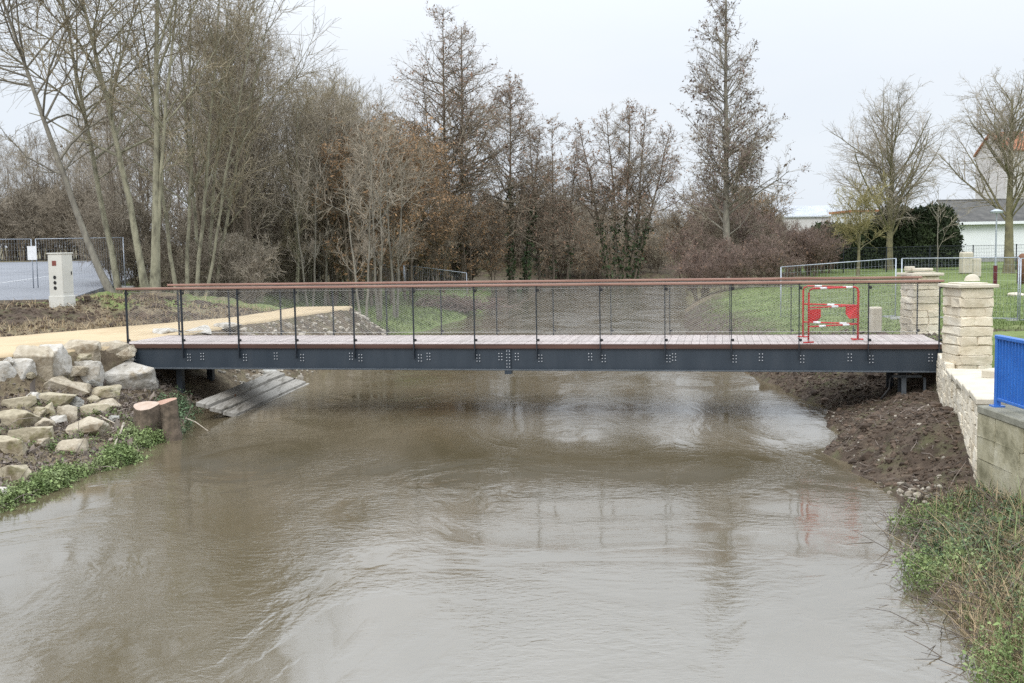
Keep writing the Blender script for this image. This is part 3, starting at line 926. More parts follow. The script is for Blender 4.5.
def rock_mesh(seed, dims, ncut=9, sub=4, rough=0.06, boxy=0.55):
    """quarried limestone: the hull of scattered points, edges knocked off, faces broken by noise"""
    r = np.random.default_rng(seed)
    n = 9 + ncut
    p = r.uniform(-1, 1, (n, 3))
    ax = r.integers(0, 3, n)
    p[np.arange(n), ax] = np.sign(r.normal(0, 1, n))
    p = p * (0.72 + 0.28 * boxy)
    q = norm_(p) * 0.95
    p = p * boxy + q * (1 - boxy)
    bm = bmesh.new()
    for c in p: bm.verts.new(c)
    bmesh.ops.convex_hull(bm, input=bm.verts[:])
    for v in [v for v in bm.verts if not v.link_faces]: bm.verts.remove(v)
    bmesh.ops.dissolve_limit(bm, angle_limit=0.22, verts=bm.verts[:], edges=bm.edges[:])
    bmesh.ops.bevel(bm, geom=bm.edges[:], offset=0.035, segments=1, affect='EDGES', clamp_overlap=True)
    bmesh.ops.triangulate(bm, faces=bm.faces[:])
    for _ in range(3):
        lim = 0.16
        es = [e for e in bm.edges if e.calc_length() > lim]
        if es: bmesh.ops.subdivide_edges(bm, edges=es, cuts=1)
        bmesh.ops.triangulate(bm, faces=bm.faces[:])
    bm.verts.ensure_lookup_table()
    v = np.array([x.co[:] for x in bm.verts])
    nz = fbm(v[:, 0] * 2 + v[:, 2] * 1.3, v[:, 1] * 2 - v[:, 2] * 0.9, 1.3, seed % 97, 5)
    n2 = vn(v[:, 0] * .6 + v[:, 2] * .2, v[:, 2] * 1.4 + v[:, 1] * .2, 4.2, seed % 53)          # bedding
    n3 = vn(v[:, 0] * 1.1 - v[:, 2], v[:, 1] + v[:, 2] * 1.4, 9.0, seed % 41)
    v = v * (1 + rough * (nz * 1.5 + n2 * 0.9 + n3 * 0.35))[:, None]
    ext = np.abs(v).max(0)
    v = v / ext * np.array(dims) / 2
    for a, b in zip(bm.verts, v): a.co = b
    bmesh.ops.recalc_face_normals(bm, faces=bm.faces[:])
    me = bpy.data.meshes.new('rock'); bm.to_mesh(me); bm.free()
    me.polygons.foreach_set('use_smooth', np.full(len(me.polygons), True))
    me.set_sharp_from_angle(angle=R(17))
    return me


def norm_(v): return v / np.maximum(np.linalg.norm(v, axis=-1, keepdims=True), 1e-9)


def rock_px(name, x0, y0, x1, y1, mat, label, cat, seed, dep=0.8, yaw=0.0, group=None, ncut=9, rough=0.06, boxy=0.55, sink=0.1, tilt=(0, 0), y=None):
    cx = (x0 + x1) / 2
    p = hit(cx, y1 - 1) if y is None else at(cx, y1, y)
    d = p[1]
    w = (x1 - x0) * d / F * (1.05 if boxy > .8 else 1.18)
    dp = w * dep
    h = max(0.12, (y1 - y0) * d / F - 0.04 * dp) + sink
    me = rock_mesh(seed, (w, dp, h), ncut, 4, rough, boxy)
    me.materials.append(M[mat])
    k = 1 + dp * 0.4 / d
    o = link(name, me, None, (p[0] * k, p[1] + dp * 0.4, p[2] - sink + h * 0.46), yaw)
    o.rotation_euler = (tilt[0], tilt[1], yaw)
    return tag(o, label, cat, group)


BG = 'boulders holding the left bank'
SG = 'stone slabs stepping down the left bank'
rocks = [
    (-6, 358, 34, 386, 'rock', 'pale rounded boulder at the left edge below the sand path', 'boulder', BG, 0.8, 0.1, 0.1),
    (-22, 364, 16, 389, 'rock', 'pale boulder cut off by the left edge of the photo, lowest of the boulder row', 'boulder', BG, 0.8, 0.4, 0.1),
    (18, 350, 52, 383, 'rock2', 'brown stained boulder behind the pale one at the left edge', 'boulder', BG, 0.8, 0.3, 0.1),
    (38, 347, 67, 378, 'rock', 'large boulder with a pale vertical face below the path edge', 'boulder', BG, 0.9, -0.2, 0.1),
    (67, 343, 100, 364, 'rock2', 'earth covered brown boulder tucked under the path edge', 'boulder', BG, 0.9, 0.1, 0.1),
    (96, 344, 127, 364, 'rock2', 'brown boulder just left of the bridge end post', 'boulder', BG, 0.9, -0.1, 0.1),
    (75, 358, 102, 386, 'rock', 'upright pale tapered boulder in the middle of the bank', 'boulder', BG, 0.8, 0.2, 0.05),
    (107, 357, 154, 393, 'rock', 'big tilted pale boulder against the left end of the girder', 'boulder', BG, 0.8, 0.25, 0.1),
    (50, 376, 92, 397, 'rock2', 'flat topped tan block below the upright pale boulder', 'stone block', SG, 0.8, 0.0, 0.05),
    (86, 387, 118, 401, 'rockm', 'mossy flat stone below the big tilted boulder', 'stone', SG, 0.7, 0.1, 0.05),
    (30, 394, 75, 408, 'rockm', 'long mossy slab across the bank, highest of the slabs', 'stone slab', SG, 0.4, 0.2, 0.05),
    (2, 399, 36, 413, 'rockm', 'mossy slab at the left edge continuing the highest slab', 'stone slab', SG, 0.5, 0.2, 0.05),
    (-4, 409, 42, 431, 'rockm', 'long yellowish slab sloping out of the left edge', 'stone slab', SG, 0.5, 0.25, 0.05),
    (41, 404, 59, 419, 'rockm', 'square mossy block at the end of the yellowish slab', 'stone block', SG, 0.8, 0.15, 0.05),
    (58, 405, 77, 422, 'rock2', 'squarish grey brown block right of the square mossy one', 'stone block', SG, 0.8, 0.3, 0.05),
    (52, 416, 66, 427, 'rock', 'small smooth round pale stone in front of the square blocks', 'stone', SG, 0.8, 0.2, 0.05),
    (37, 419, 54, 431, 'rock2', 'curved brown stone beside the small round pale stone', 'stone', SG, 0.8, 0.5, 0.05),
    (11, 426, 52, 444, 'rockm', 'thick slab with a dark end face in the middle of the bank', 'stone slab', SG, 0.5, 0.2, 0.05),
    (72, 419, 106, 438, 'rock2', 'broad flat tan stone in the leaf litter', 'stone', SG, 0.9, 0.1, 0.1),
    (61, 439, 87, 454, 'rock2', 'half buried brown stone nearest the stick', 'stone', SG, 0.8, -0.2, 0.1),
    (-4, 436, 26, 456, 'rockm', 'mossy stone at the left edge below the thick slab', 'stone', SG, 0.8, 0.1, 0.05),
    (-6, 459, 32, 482, 'rockm', 'lowest mossy block at the left edge above the green herbs', 'stone block', SG, 0.7, 0.1, 0.05),
    (85, 405, 107, 417, 'rockm', 'small mossy stone under the bleached branch', 'stone', SG, 0.8, -0.1, 0.05),
    (-4, 488, 9, 502, 'rock', 'small white stone at the water edge, cut off by the left edge', 'stone', SG, 0.8, 0.1, 0.04),
    (204, 370, 236, 392, 'rockg', 'leaning grey boulder under the footbridge behind the plank ramp', 'boulder', BG, 0.8, 0.6, 0.1),
    (226, 370, 252, 384, 'rockg', 'pale grey boulder behind the top of the plank ramp', 'boulder', BG, 0.8, -0.3, 0.1),
    (250, 367, 275, 378, 'rockg', 'low grey boulder right at the upper end of the plank ramp', 'boulder', BG, 0.8, 0.1, 0.1),
]
for i, (x0, y0, x1, y1, mt, lab, cat, grp, dep, yaw, sink) in enumerate(rocks):
    slab = 'slab' in cat or 'block' in cat
    yy = 25.6 if i >= 24 else None
    rock_px('boulder' if cat == 'boulder' else ('stone_slab' if 'slab' in cat else 'bank_stone'), x0, y0, x1, y1, mt, lab, cat, 100 + i * 7, dep, yaw, grp,
            ncut=5 if slab else 10, rough=0.05 if slab else 0.06, boxy=0.9 if slab else 0.74, sink=sink + (0.07 if slab else 0.03), tilt=(0.08, 0.06 * (-1) ** i), y=yy)

# rubble stones packed between the larger ones
r = np.random.default_rng(314)
FILL = [rock_mesh(700 + i, (1, .85, .75), 8, 4, .07, .55) for i in range(6)]
for i, f_ in enumerate(FILL): f_.materials.append(M[('rock', 'rock2', 'rock2', 'rockm', 'rock', 'rockg')[i]])
for k in range(24):
    if k < 14:
        px, py = r.uniform(-3, 150), 0
        py = 372 + (px * -0.03) + r.uniform(-10, 28)
    else:
        px = r.uniform(0, 120); py = r.uniform(400, 455) - px * .12
    q = hit(px, py); sz = r.uniform(.22, .5)
    o = link('rubble_stone', FILL[k % 6], None, (q[0], q[1], q[2] + sz * .12), r.uniform(0, 6.28))
    o.scale = (sz, sz, sz * r.uniform(.6, 1)); o.rotation_euler = (r.normal(0, .2), r.normal(0, .2), r.uniform(0, 6.28))
    tag(o, 'small rubble stone packed between the larger boulders and slabs of the left bank', 'stone', 'rubble stones packed into the left bank')

# pale kerb stones edging the path behind the footbridge
for k, (px, py, wpx) in enumerate([(166, 334, 26), (196, 331.5, 30), (228, 328, 26)]):
    p = hit(px, py)
    me = rock_mesh(400 + k, (wpx * p[1] / F, 0.7, 0.22), 5, 3, 0.05, 0.75); me.materials.append(M['rock'])
    tag(link('edge_stone', me, None, (p[0], p[1], p[2] + 0.02), 0.4),
        ['flat pale stone on the path edge seen through the net beside the first far post', 'middle flat pale stone on the path edge seen through the wire net', 'rightmost flat pale stone on the path edge seen through the net'][k], 'stone', 'flat stones along the path behind the footbridge')

# ------------------------------------------------------------------ plank ramp
rp = empty('plank_ramp', (0, 0, 0))
tag(rp, 'sloping ramp of weathered grey planks on the left bank under the footbridge', 'ramp')
c1, c2, c3, c4 = at(196, 404, 20.5), at(276, 371.5, 26.2), at(312, 381, 26.0), at(245, 413, 21.0)
c1[2], c2[2], c3[2], c4[2] = 0.34, 0.36, 0.05, 0.04
c1 = at(196, 404, (CAMZ - 0.34) / -ray(196, 404)[2]); c2 = at(276, 371.5, (CAMZ - 0.36) / -ray(276, 371.5)[2])
c3 = at(313, 381, (CAMZ - 0.05) / -ray(313, 381)[2]); c4 = at(245, 413, (CAMZ - 0.04) / -ray(245, 413)[2])
ts = [0.0, 0.235, 0.27, 0.50, 0.535, 0.80, 0.85, 1.0]
for k in range(4):
    t0, t1 = ts[2 * k], ts[2 * k + 1]
    m = bmesh.new()
    n_ = 10
    top, bot = [], []
    for i in range(n_ + 1):
        s = i / n_ * (1.0 if k != 1 else 0.985)
        a0 = (c1 + (c4 - c1) * t0) * (1 - s) + (c2 + (c3 - c2) * t0) * s
        a1 = (c1 + (c4 - c1) * t1) * (1 - s) + (c2 + (c3 - c2) * t1) * s
        dz = -0.03 * k + (0.02 if k == 0 else 0) + 0.006 * math.sin(i * 1.7 + k)
        top.append((m.verts.new(a0 + (0, 0, dz + .01)), m.verts.new(a1 + (0, 0, dz))))
        bot.append((m.verts.new(a0 + (0, 0, dz - 0.06)), m.verts.new(a1 + (0, 0, dz - 0.07))))
    for i in range(n_):
        m.faces.new((top[i][0], top[i][1], top[i + 1][1], top[i + 1][0])); m.faces.new((bot[i][0], bot[i + 1][0], bot[i + 1][1], bot[i][1]))
        m.faces.new((top[i][0], top[i + 1][0], bot[i + 1][0], bot[i][0])); m.faces.new((top[i][1], bot[i][1], bot[i + 1][1], top[i + 1][1]))
    m.faces.new((top[0][0], bot[0][0], bot[0][1], top[0][1])); m.faces.new((top[-1][0], top[-1][1], bot[-1][1], bot[-1][0]))
    me = bpy.data.meshes.new('plank'); bmesh.ops.recalc_face_normals(m, faces=m.faces[:]); m.to_mesh(me); m.free(); me.materials.append(M['plank'])
    link('plank', me, rp)
jm = MB()
for s in (0.12, 0.5, 0.9):
    a, b = c1 * (1 - s) + c2 * s, c4 * (1 - s) + c3 * s
    mid = (a + b) / 2; d = b - a
    jm.tube([tuple(a + (0, 0, -0.14)), tuple(b + (0, 0, -0.2))], 0.05, 4)
jm.build('joists', M['bark_stump'], rp)
sl = MB(); q = hit(232, 408); sl.box((q[0], q[1] - .05, q[2] + 0.12), (0.2, 0.09, 0.34), rz=0.2, bevel=0.01)
sl.build('support_block', M['wood_brown'], rp)

# ------------------------------------------------------------------ stump and sticks
sp_ = hit(157, 436)
st = empty('tree_stump', tuple(sp_))
tag(st, 'freshly cut tree stump of three stems on the left bank', 'tree stump')
r = np.random.default_rng(4)
for k, (dx, dy, rad, h, cm) in enumerate([(-0.18, 0.02, 0.21, 0.5, 'cut'), (0.05, 0.32, 0.2, 0.52, 'cut_red'), (0.26, -0.05, 0.125, 0.47, 'cut_red')]):
    n = 20
    m = bmesh.new(); rings = []
    prof = [(-0.15, 1.35), (0.1, 1.12), (0.3, 1.0), (h, 0.97)]
    wob = 1 + 0.12 * np.sin(np.arange(n) * 2 * math.pi / n * 3 + k) + r.normal(0, 0.03, n)
    for z, s in prof:
        rings.append([m.verts.new((dx + rad * s * wob[j] * math.cos(2 * math.pi * j / n), dy + rad * s * wob[j] * math.sin(2 * math.pi * j / n), z + (0.05 * math.sin(2 * math.pi * j / n + k) if z == h else 0))) for j in range(n)])
    for a, b in zip(rings, rings[1:]):
        for j in range(n): m.faces.new((a[j], a[(j + 1) % n], b[(j + 1) % n], b[j]))
    m.faces.new(rings[-1])
    me = bpy.data.meshes.new('stem'); m.to_mesh(me)
    me.materials.append(M['bark_stump']); me.materials.append(M[cm])
    me.polygons[len(me.polygons) - 1].material_index = 1
    m.free()
    link('stem', me, st)


def stick_px(pts, r0, label, lift=0.05, mat='dead'):
    P_ = [hit(x, y) for x, y in pts]
    o0 = P_[0].copy()
    m = MB(); n = len(P_)
    m.tube([tuple(p - o0 + (0, 0, lift + 0.02 * math.sin(i * 2))) for i, p in enumerate(P_)], [r0 * (1 - 0.6 * i / (n - 1)) for i in range(n)], 6)
    o = m.build('fallen_branch', M[mat], smooth=True); o.location = o0
    return tag(o, label, 'branch')


stick_px([(71, 404), (80, 408), (92, 414), (104, 423), (118, 431)], 0.022, 'long pale straight branch lying across the bank stones', 0.07)
stick_px([(124, 427), (122, 435), (117, 442), (114, 452)], 0.03, 'short bleached bent branch left of the stump', 0.06)
stick_px([(186, 425), (196, 430), (208, 437)], 0.014, 'thin stick reaching from the stump into the water', 0.12)
stick_px([(904, 492), (915, 499), (930, 505)], 0.025, 'dark driftwood branch at the right water edge', 0.1, 'bark_stump')
stick_px([(222, 296 + 5), (236, 304), (250, 312)], 0.02, 'pale curved stick on the dark soil mound', 0.1) if False else None
stick_px([(54, 299), (62, 303), (69, 307), (75, 312)], 0.022, 'pale curved stick on the dark soil mound below the cabinet', 0.1)

# ------------------------------------------------------------------ trees


def norm(v): return v / np.maximum(np.linalg.norm(v, axis=-1, keepdims=True), 1e-9)


def level(r, PP, PR, n, t0, t1, lfun, ang, angsd, npts, up, rmax, jit, pw=1.0, taper=0.25, gold=False, rmin=0.006, flat=1.0):
    nbp, m = PP.shape[:2]
    pi = r.integers(0, nbp, n)
    plen = np.linalg.norm(np.diff(PP, axis=1), axis=-1).sum(1)
    if nbp > 1:
        pw_ = plen ** 0.75
        pi = r.choice(nbp, n, p=pw_ / pw_.sum())
    t = t0 + (t1 - t0) * r.random(n) ** pw
    f = t * (m - 1); i0 = np.minimum(f.astype(int), m - 2); fr = (f - i0)[:, None]
    pos = PP[pi, i0] * (1 - fr) + PP[pi, i0 + 1] * fr
    pr = PR[pi, i0] * (1 - fr[:, 0]) + PR[pi, i0 + 1] * fr[:, 0]
    d = norm(PP[pi, i0 + 1] - PP[pi, i0])
    a = np.where(np.abs(d[:, 2:3]) < 0.9, np.array([[0, 0, 1.0]]), np.array([[1.0, 0, 0]]))
    e1 = norm(np.cross(d, a)); e2 = np.cross(d, e1)
    az = r.random(n) * 2 * math.pi if not gold else (np.arange(n) * 2.39996 + r.normal(0, 0.35, n))
    an = np.radians(r.normal(ang, angsd, n))
    dr = d * np.cos(an)[:, None] + (e1 * np.cos(az)[:, None] + e2 * np.sin(az)[:, None]) * np.sin(an)[:, None]
    Ln = lfun(t, plen[pi]) * r.uniform(0.65, 1.25, n)
    P_ = np.zeros((n, npts, 3)); P_[:, 0] = pos
    st = Ln / (npts - 1)
    cur = dr
    for k in range(1, npts):
        cur = norm(cur + np.array([0, 0, up / (npts - 1)]) + r.normal(0, jit, (n, 3)))
        P_[:, k] = P_[:, k - 1] + cur * st[:, None]
    r0 = np.maximum(np.minimum(pr * 0.62, rmax * Ln), rmin)
    R_ = r0[:, None] * np.linspace(1, taper, npts)[None]
    return P_, np.maximum(R_, rmin * 0.55)


def tubes(P_, R_, k):
    n, m = P_.shape[:2]
    d = norm(P_[:, -1] - P_[:, 0])
    a = np.where(np.abs(d[:, 2:3]) < 0.9, np.array([[0, 0, 1.0]]), np.array([[1.0, 0, 0]]))
    e1 = norm(np.cross(d, a)); e2 = np.cross(d, e1)
    th = np.arange(k) * 2 * math.pi / k
    ring = e1[:, None, None] * np.cos(th)[None, None, :, None] + e2[:, None, None] * np.sin(th)[None, None, :, None]
    V_ = P_[:, :, None] + ring * R_[:, :, None, None]
    ii = np.arange(n * m * k).reshape(n, m, k)
    nxt = np.roll(ii, -1, axis=2)
    Q_ = np.stack([ii[:, :-1], nxt[:, :-1], nxt[:, 1:], ii[:, 1:]], -1).reshape(-1, 4)
    return V_.reshape(-1, 3), Q_


def specks(r, C, size, sd=0.4, droop=0.0, asp=0.5):
    """small leaf or catkin faces: diamonds at points C"""
    n = len(C)
    s = size * r.lognormal(0, sd, n)
    d = r.normal(0, 1, (n, 3)); d[:, 2] -= droop; d = norm(d)
    e = norm(np.cross(d, r.normal(0, 1, (n, 3))))
    a = d * s[:, None]; b = e * (s * asp)[:, None]
    V_ = np.stack([C, C + a * 0.5 + b * 0.5, C + a, C + a * 0.5 - b * 0.5], 1).reshape(-1, 3)
    return V_, np.arange(n * 4).reshape(n, 4)


def along(r, P_, n, t0=0.2):
    pi = r.integers(0, len(P_), n); m = P_.shape[1]
    f = (t0 + (1 - t0) * r.random(n)) * (m - 1); i0 = np.minimum(f.astype(int), m - 2); fr = (f - i0)[:, None]
    return P_[pi, i0] * (1 - fr) + P_[pi, i0 + 1] * fr


def join(parts):
    Vs, Qs, Ms, o = [], [], [], 0
    for (v, q, mi) in parts:
        Vs.append(v); Qs.append(q + o); Ms.append(np.full(len(q), mi)); o += len(v)
    return np.concatenate(Vs), np.concatenate(Qs), np.concatenate(Ms)


def stem_line(r, h, r0, top=(0, 0), n=14, wob=0.12, taper=0.12, base=(0, 0), curve=1.0):
    t = np.linspace(0, 1, n)
    w = np.cumsum(r.normal(0, wob, (n, 2)), 0) * (h / n) * 0.35
    P_ = np.stack([base[0] + top[0] * t ** curve + w[:, 0] - w[0, 0], base[1] + top[1] * t ** curve + w[:, 1] - w[0, 1], h * t - 0.15], -1)
    R_ = r0 * (1 - (1 - taper) * t ** 0.9); R_[0] *= 1.3; R_[1] *= 1.05
    return P_, R_


def make_tree(kind, seed, h, r0, stems=None, bark='bark_gry', twig='twig_gry', leaf=None, nleaf=0, lsize=0.09, n1=40, n2=300, n3=2200, l1=0.22, a1=55, up1=0.4, t0=0.25, a2=45,
              l2=0.42, l3=0.45, shape='cone', ivy=0, ivyh=0.5, droop=0.0, rtw=0.011, pw1=1.0, up2=.25, up3=.15, n4=0, j1=0.09):
    r = np.random.default_rng(seed)
    if stems is None: stems = [dict()]
    SP, SR = [], []
    for s in stems:
        p, q = stem_line(r, h * s.get('h', 1.0), r0 * s.get('r', 1.0), s.get('top', (r.normal(0, .02) * h, r.normal(0, .02) * h)), base=s.get('base', (0, 0)), wob=s.get('wob', 0.12), curve=s.get('curve', 1.0))
        SP.append(p); SR.append(q)
    SP, SR = np.array(SP), np.array(SR)
    if shape == 'cone':
        lf = lambda t, pl: l1 * pl * ((1 - t) ** 0.85 + 0.12) / 0.9
    elif shape == 'column':
        lf = lambda t, pl: l1 * pl * (0.35 + 0.9 * np.sin(np.clip((t - t0) / (1 - t0), 0, 1) * math.pi) ** 0.7)
    else:
        lf = lambda t, pl: l1 * pl * (1.25 - 0.75 * t)
    P1, R1 = level(r, SP, SR, n1, t0, 0.985, lf, a1, 9, 7, up1, 0.015, j1, pw=pw1, gold=len(stems) == 1, rmin=0.014)
    P2, R2 = level(r, P1, R1, n2, 0.15, 1.0, lambda t, pl: l2 * pl * (1.1 - 0.5 * t), a2, 12, 5, up2, 0.014, 0.12, rmin=0.010)
    # the tips of the leader carry side twigs too
    P2b, R2b = level(r, SP, SR, max(10, n2 // 12), 0.6, 1.0, lambda t, pl: 0.05 * pl * (1.4 - t), 45, 12, 5, up2, 0.014, 0.12, rmin=0.010)
    P2 = np.concatenate([P2, P2b]); R2 = np.concatenate([R2, R2b])
    P3, R3 = level(r, P2, R2, n3, 0.1, 1.0, lambda t, pl: np.clip(l3 * pl, 0.25, 1.3), 42, 14, 4, up3, 0.012, 0.16, rmin=rtw)
    tv, tq = tubes(SP, SR, 9)
    v1, q1 = tubes(P1, R1, 5)
    TV, TQ, _ = join([(tv, tq, 0), (v1, q1, 0)])
    parts = [(*tubes(P2, R2, 4), 0), (*tubes(P3, R3, 3), 0)]
    if n4:
        P4, R4 = level(r, P3, R3, n4, 0.1, 1.0, lambda t, pl: np.clip(0.55 * pl, 0.15, 0.6), 42, 14, 3, up3, 0.012, 0.16, rmin=rtw * 0.8)
        parts.append((*tubes(P4, R4, 3), 0))
    mats = [M[twig]]
    if leaf:
        C = along(r, P3, nleaf)
        # leave gaps and clumps
        keep = fbm(C[:, 0] + C[:, 2] * 0.7, C[:, 1] + C[:, 2] * 0.4, 0.6, seed % 31, 3) + r.normal(0, 0.2, len(C)) > -0.12
        C = C[keep] + r.normal(0, 0.04, (keep.sum(), 3))
        v, q = specks(r, C, lsize, 0.4, droop)
        parts.append((v, q, 1)); mats.append(M[leaf])
    CV, CQ, CM = join(parts)
    tm = np_mesh('trunk', TV, TQ, M[bark])
    cm = np_mesh('crown', CV, CQ, mats, smooth=False, mi=CM)
    im = None
    if ivy:
        S = SP[:, :max(2, int(14 * ivyh))]; RR = SR[:, :max(2, int(14 * ivyh))]
        C = along(r, S, ivy, 0.1)
        C = C + r.normal(0, 0.16, C.shape) * np.array([1, 1, 1.2])
        v, q = specks(r, C, 0.16, 0.35, 0.3, 0.9)
        im = np_mesh('ivy', v, q, M['ivy'], smooth=False)
    return tm, cm, im


def plant(name, meshes, x, y, rz, s, label, cat, group=None, sz=None, tilt=(0, 0)):
    o = empty(name, (x, y, hz(x, y) - 0.05), rz)
    o.rotation_euler = (tilt[0], tilt[1], rz)
    o.scale = (s, s, sz or s)
    link('trunk', meshes[0], o); link('crown', meshes[1], o)
    if meshes[2]: link('ivy', meshes[2], o)
    return tag(o, label, cat, group)


def X(px, y, py=275): return float(at(px, py, y)[0])


# --- left foreground trees, each with its own lean
LK = dict(j1=.15, shape='column', up2=.1, up3=.05, rtw=.0075, l3=.5)
T = make_tree('l', 31, 13.0, 0.125, [dict(top=(-4.2, 0.3), wob=0.05, curve=0.85)], 'bark_gry', 'twig_grn', 'catkin_dk', 2600, 0.06, 30, 300, 2600, 0.36, 58, 0.25, 0.3, **LK)
plant('leaning_tree', T, X(114, 36.5, 285), 36.5, 0, 1, 'grey bare tree leaning strongly to the left beside the car park fence', 'tree')
T = make_tree('l', 32, 14.0, 0.125, [dict(top=(-2.2, 0.5), wob=0.05)], 'bark_grn', 'twig_grn', 'catkin_dk', 2200, 0.06, 30, 300, 2600, 0.34, 55, 0.3, 0.3, **LK)
plant('bare_tree', T, X(121, 39.5), 39.5, 0, 1, 'tall bare tree just behind the strongly leaning grey tree', 'tree')
T = make_tree('l', 33, 14.5, 0.13, [dict(top=(-2.7, 0.2), wob=0.06, curve=1.2)], 'bark_grn', 'twig_grn', None, 0, 0.07, 30, 300, 2600, 0.32, 50, 0.35, 0.28, **LK)
plant('bare_tree', T, X(146, 37), 37, 0, 1, 'green barked bare tree leaning left, third from the car park', 'tree')
T = make_tree('l', 34, 15.5, 0.14, [dict(top=(0.7, 0.4), wob=0.07), dict(top=(1.7, 0.4), h=.9, r=.6, base=(.1, .1), wob=.07, curve=1.4)], 'bark_grn', 'twig_grn', None, 0, 0.07, 34, 330, 2300, 0.28, 44, 0.5, 0.25, **LK)
plant('bare_tree', T, X(153, 36), 36, 0, 1, 'straight green barked tree with a fork, rising behind the bridge end', 'tree')
T = make_tree('l', 35, 14.0, 0.08, [dict(top=(-1.2, 0.4), base=(-.3, 0)), dict(top=(0.5, 1), base=(0, .2)), dict(top=(1.5, 0.2), base=(.3, 0), h=.95), dict(top=(2.4, .4), base=(.6, .1), h=.85, r=.8)], 'bark_grn', 'twig_grn', None, 0, 0.07, 54, 400, 2300, 0.25, 42, 0.5, 0.22, **LK)
plant('multi_stemmed_tree', T, X(184, 39), 39, 0, 1, 'clump of four slim olive stems right of the straight green barked tree', 'tree')
T = make_tree('l', 36, 13.0, 0.085, [dict(top=(1.4, 0.4), curve=1.3), dict(top=(2.6, 0.2), base=(.25, 0), h=.9, curve=1.2), dict(top=(-.6, .4), base=(-.2, .1), h=.95)], 'bark_grn', 'twig_grn', None, 0, 0.07, 44, 360, 2200, 0.26, 42, 0.5, 0.22, **LK)
plant('multi_stemmed_tree', T, X(205, 41), 41, 0, 1, 'three stemmed olive tree whose outer stem curves to the right', 'tree')

# --- the bare wood on the left: four builds, copied
WOOD = [make_tree('w', 60 + i, 13.5, 0.105, [dict(top=(r_[0], r_[1]), base=(r_[2], 0)) for r_ in st_], bk, tw, None, 0, 0.07, 48, 460, 3300, 0.25, 38, 0.6, 0.16, shape='column', rtw=0.0085, up2=.15, up3=.1)
        for i, (st_, bk, tw) in enumerate([
            ([(0.6, 0.2, 0), (-0.9, 0.4, -.3)], 'bark_grn', 'twig_grn'),
            ([(-0.5, 0.5, 0), (1.1, -.3, .3), (0.2, .9, .1)], 'bark_brn', 'twig_gry'),
            ([(0.3, -.4, 0)], 'bark_gry', 'twig_gry'),
            ([(1.0, 0.2, .2), (-1.1, 0.2, -.2)], 'bark_brn', 'twig_brn')])]
WG = 'bare trees of the wood on the left'
WL = ['bare olive twigged tree standing in the dense wood on the left', 'bare grey brown many stemmed tree in the dense wood on the left',
      'bare grey single stemmed tree in the dense wood on the left', 'bare dark brown tree in the dense wood on the left']
r = np.random.default_rng(99)
spots = []
for (px0, px1, y0, y1, n, s0, s1) in [(210, 270, 43, 52, 6, .76, .94), (290, 362, 48, 60, 9, .6, .76), (-40, 120, 97, 120, 14, .7, .95), (100, 330, 56, 84, 20, .58, .85), (330, 400, 62, 84, 8, .66, .85)]:
    for k in range(n):
        spots.append((px0 + (px1 - px0) * (k + r.uniform(0.1, 0.9)) / n, r.uniform(y0, y1), r.uniform(s0, s1)))
for k, (px, y, s) in enumerate(spots):
    j = int(r.integers(0, 4)) if px > 150 else int(r.choice([1, 2, 3]))
    plant('bare_tree', WOOD[j], X(px, y), y, r.uniform(0, 6.28), s, WL[j], 'tree', WG)

# --- alders in the middle
AK = dict(shape='cone', l2=.5, rtw=.008, up2=.15, up3=0.0, l3=.42, pw1=.72)
T = make_tree('a', 41, 18.6, 0.19, [dict(top=(0.15, 0), base=(-.35, 0), wob=.05), dict(top=(0.4, 0.2), base=(.65, .1), h=.94, wob=.05), dict(top=(-1.0, 0.2), base=(-.7, .1), h=.76, r=.8, wob=.05)], 'bark_brn', 'twig_brn', 'catkin', 19000, 0.088, 200, 1900, 7600, 0.31, 70, 0.3, 0.22, ivy=900, ivyh=.55, **AK)
plant('alder', T, X(452, 74), 74, 0.0, 1.0, 'tallest alder in the middle with twin leaders and brown catkins', 'tree')
T = make_tree('a', 42, 15.8, 0.16, [dict(top=(0.1, 0), wob=.05), dict(top=(1.6, .3), base=(.9, .2), h=.78, r=.8, wob=.05)], 'bark_brn', 'twig_brn', 'catkin', 12500, 0.088, 150, 1500, 6400, 0.29, 68, 0.3, 0.25, ivy=1800, ivyh=.62, **AK)
plant('alder', T, X(511, 77), 77, 0.3, 1.0, 'second tallest alder, ivy on its trunk, right of the twin leader alder', 'tree')
T = make_tree('a', 43, 13.4, 0.13, [dict(top=(0.1, 0), wob=.05), dict(top=(-.7, .2), base=(-.8, .3), h=.95), dict(top=(.9, .2), base=(.9, .3), h=.9)], 'bark_brn', 'twig_brn', 'catkin', 12000, 0.088, 160, 1300, 5600, 0.27, 64, 0.35, 0.25, ivy=500, ivyh=.5, **AK)
plant('alder', T, X(554, 80), 80, 0.1, 1.0, 'group of slim lower alder stems between the tall alder and the ivy clad clump', 'tree')
T = make_tree('a', 44, 14.8, 0.15, [dict(top=(-2.6, 0), base=(-.5, 0), h=.9, curve=.9), dict(top=(-1.0, .2), base=(-.2, .2), h=.97), dict(top=(0.4, 0), base=(.1, 0)), dict(top=(1.8, .1), base=(.4, 0), h=.97), dict(top=(3.0, .3), base=(.6, .1), h=.88)], 'bark_brn', 'twig_brn', 'catkin', 19000, 0.088, 230, 2200, 9500, 0.28, 62, 0.3, 0.36, ivy=2000, ivyh=.5, **AK)
plant('alder', T, X(622, 82), 82, 0.0, 1.0, 'fan of five alder stems with dark ivy on the lower trunks', 'tree')
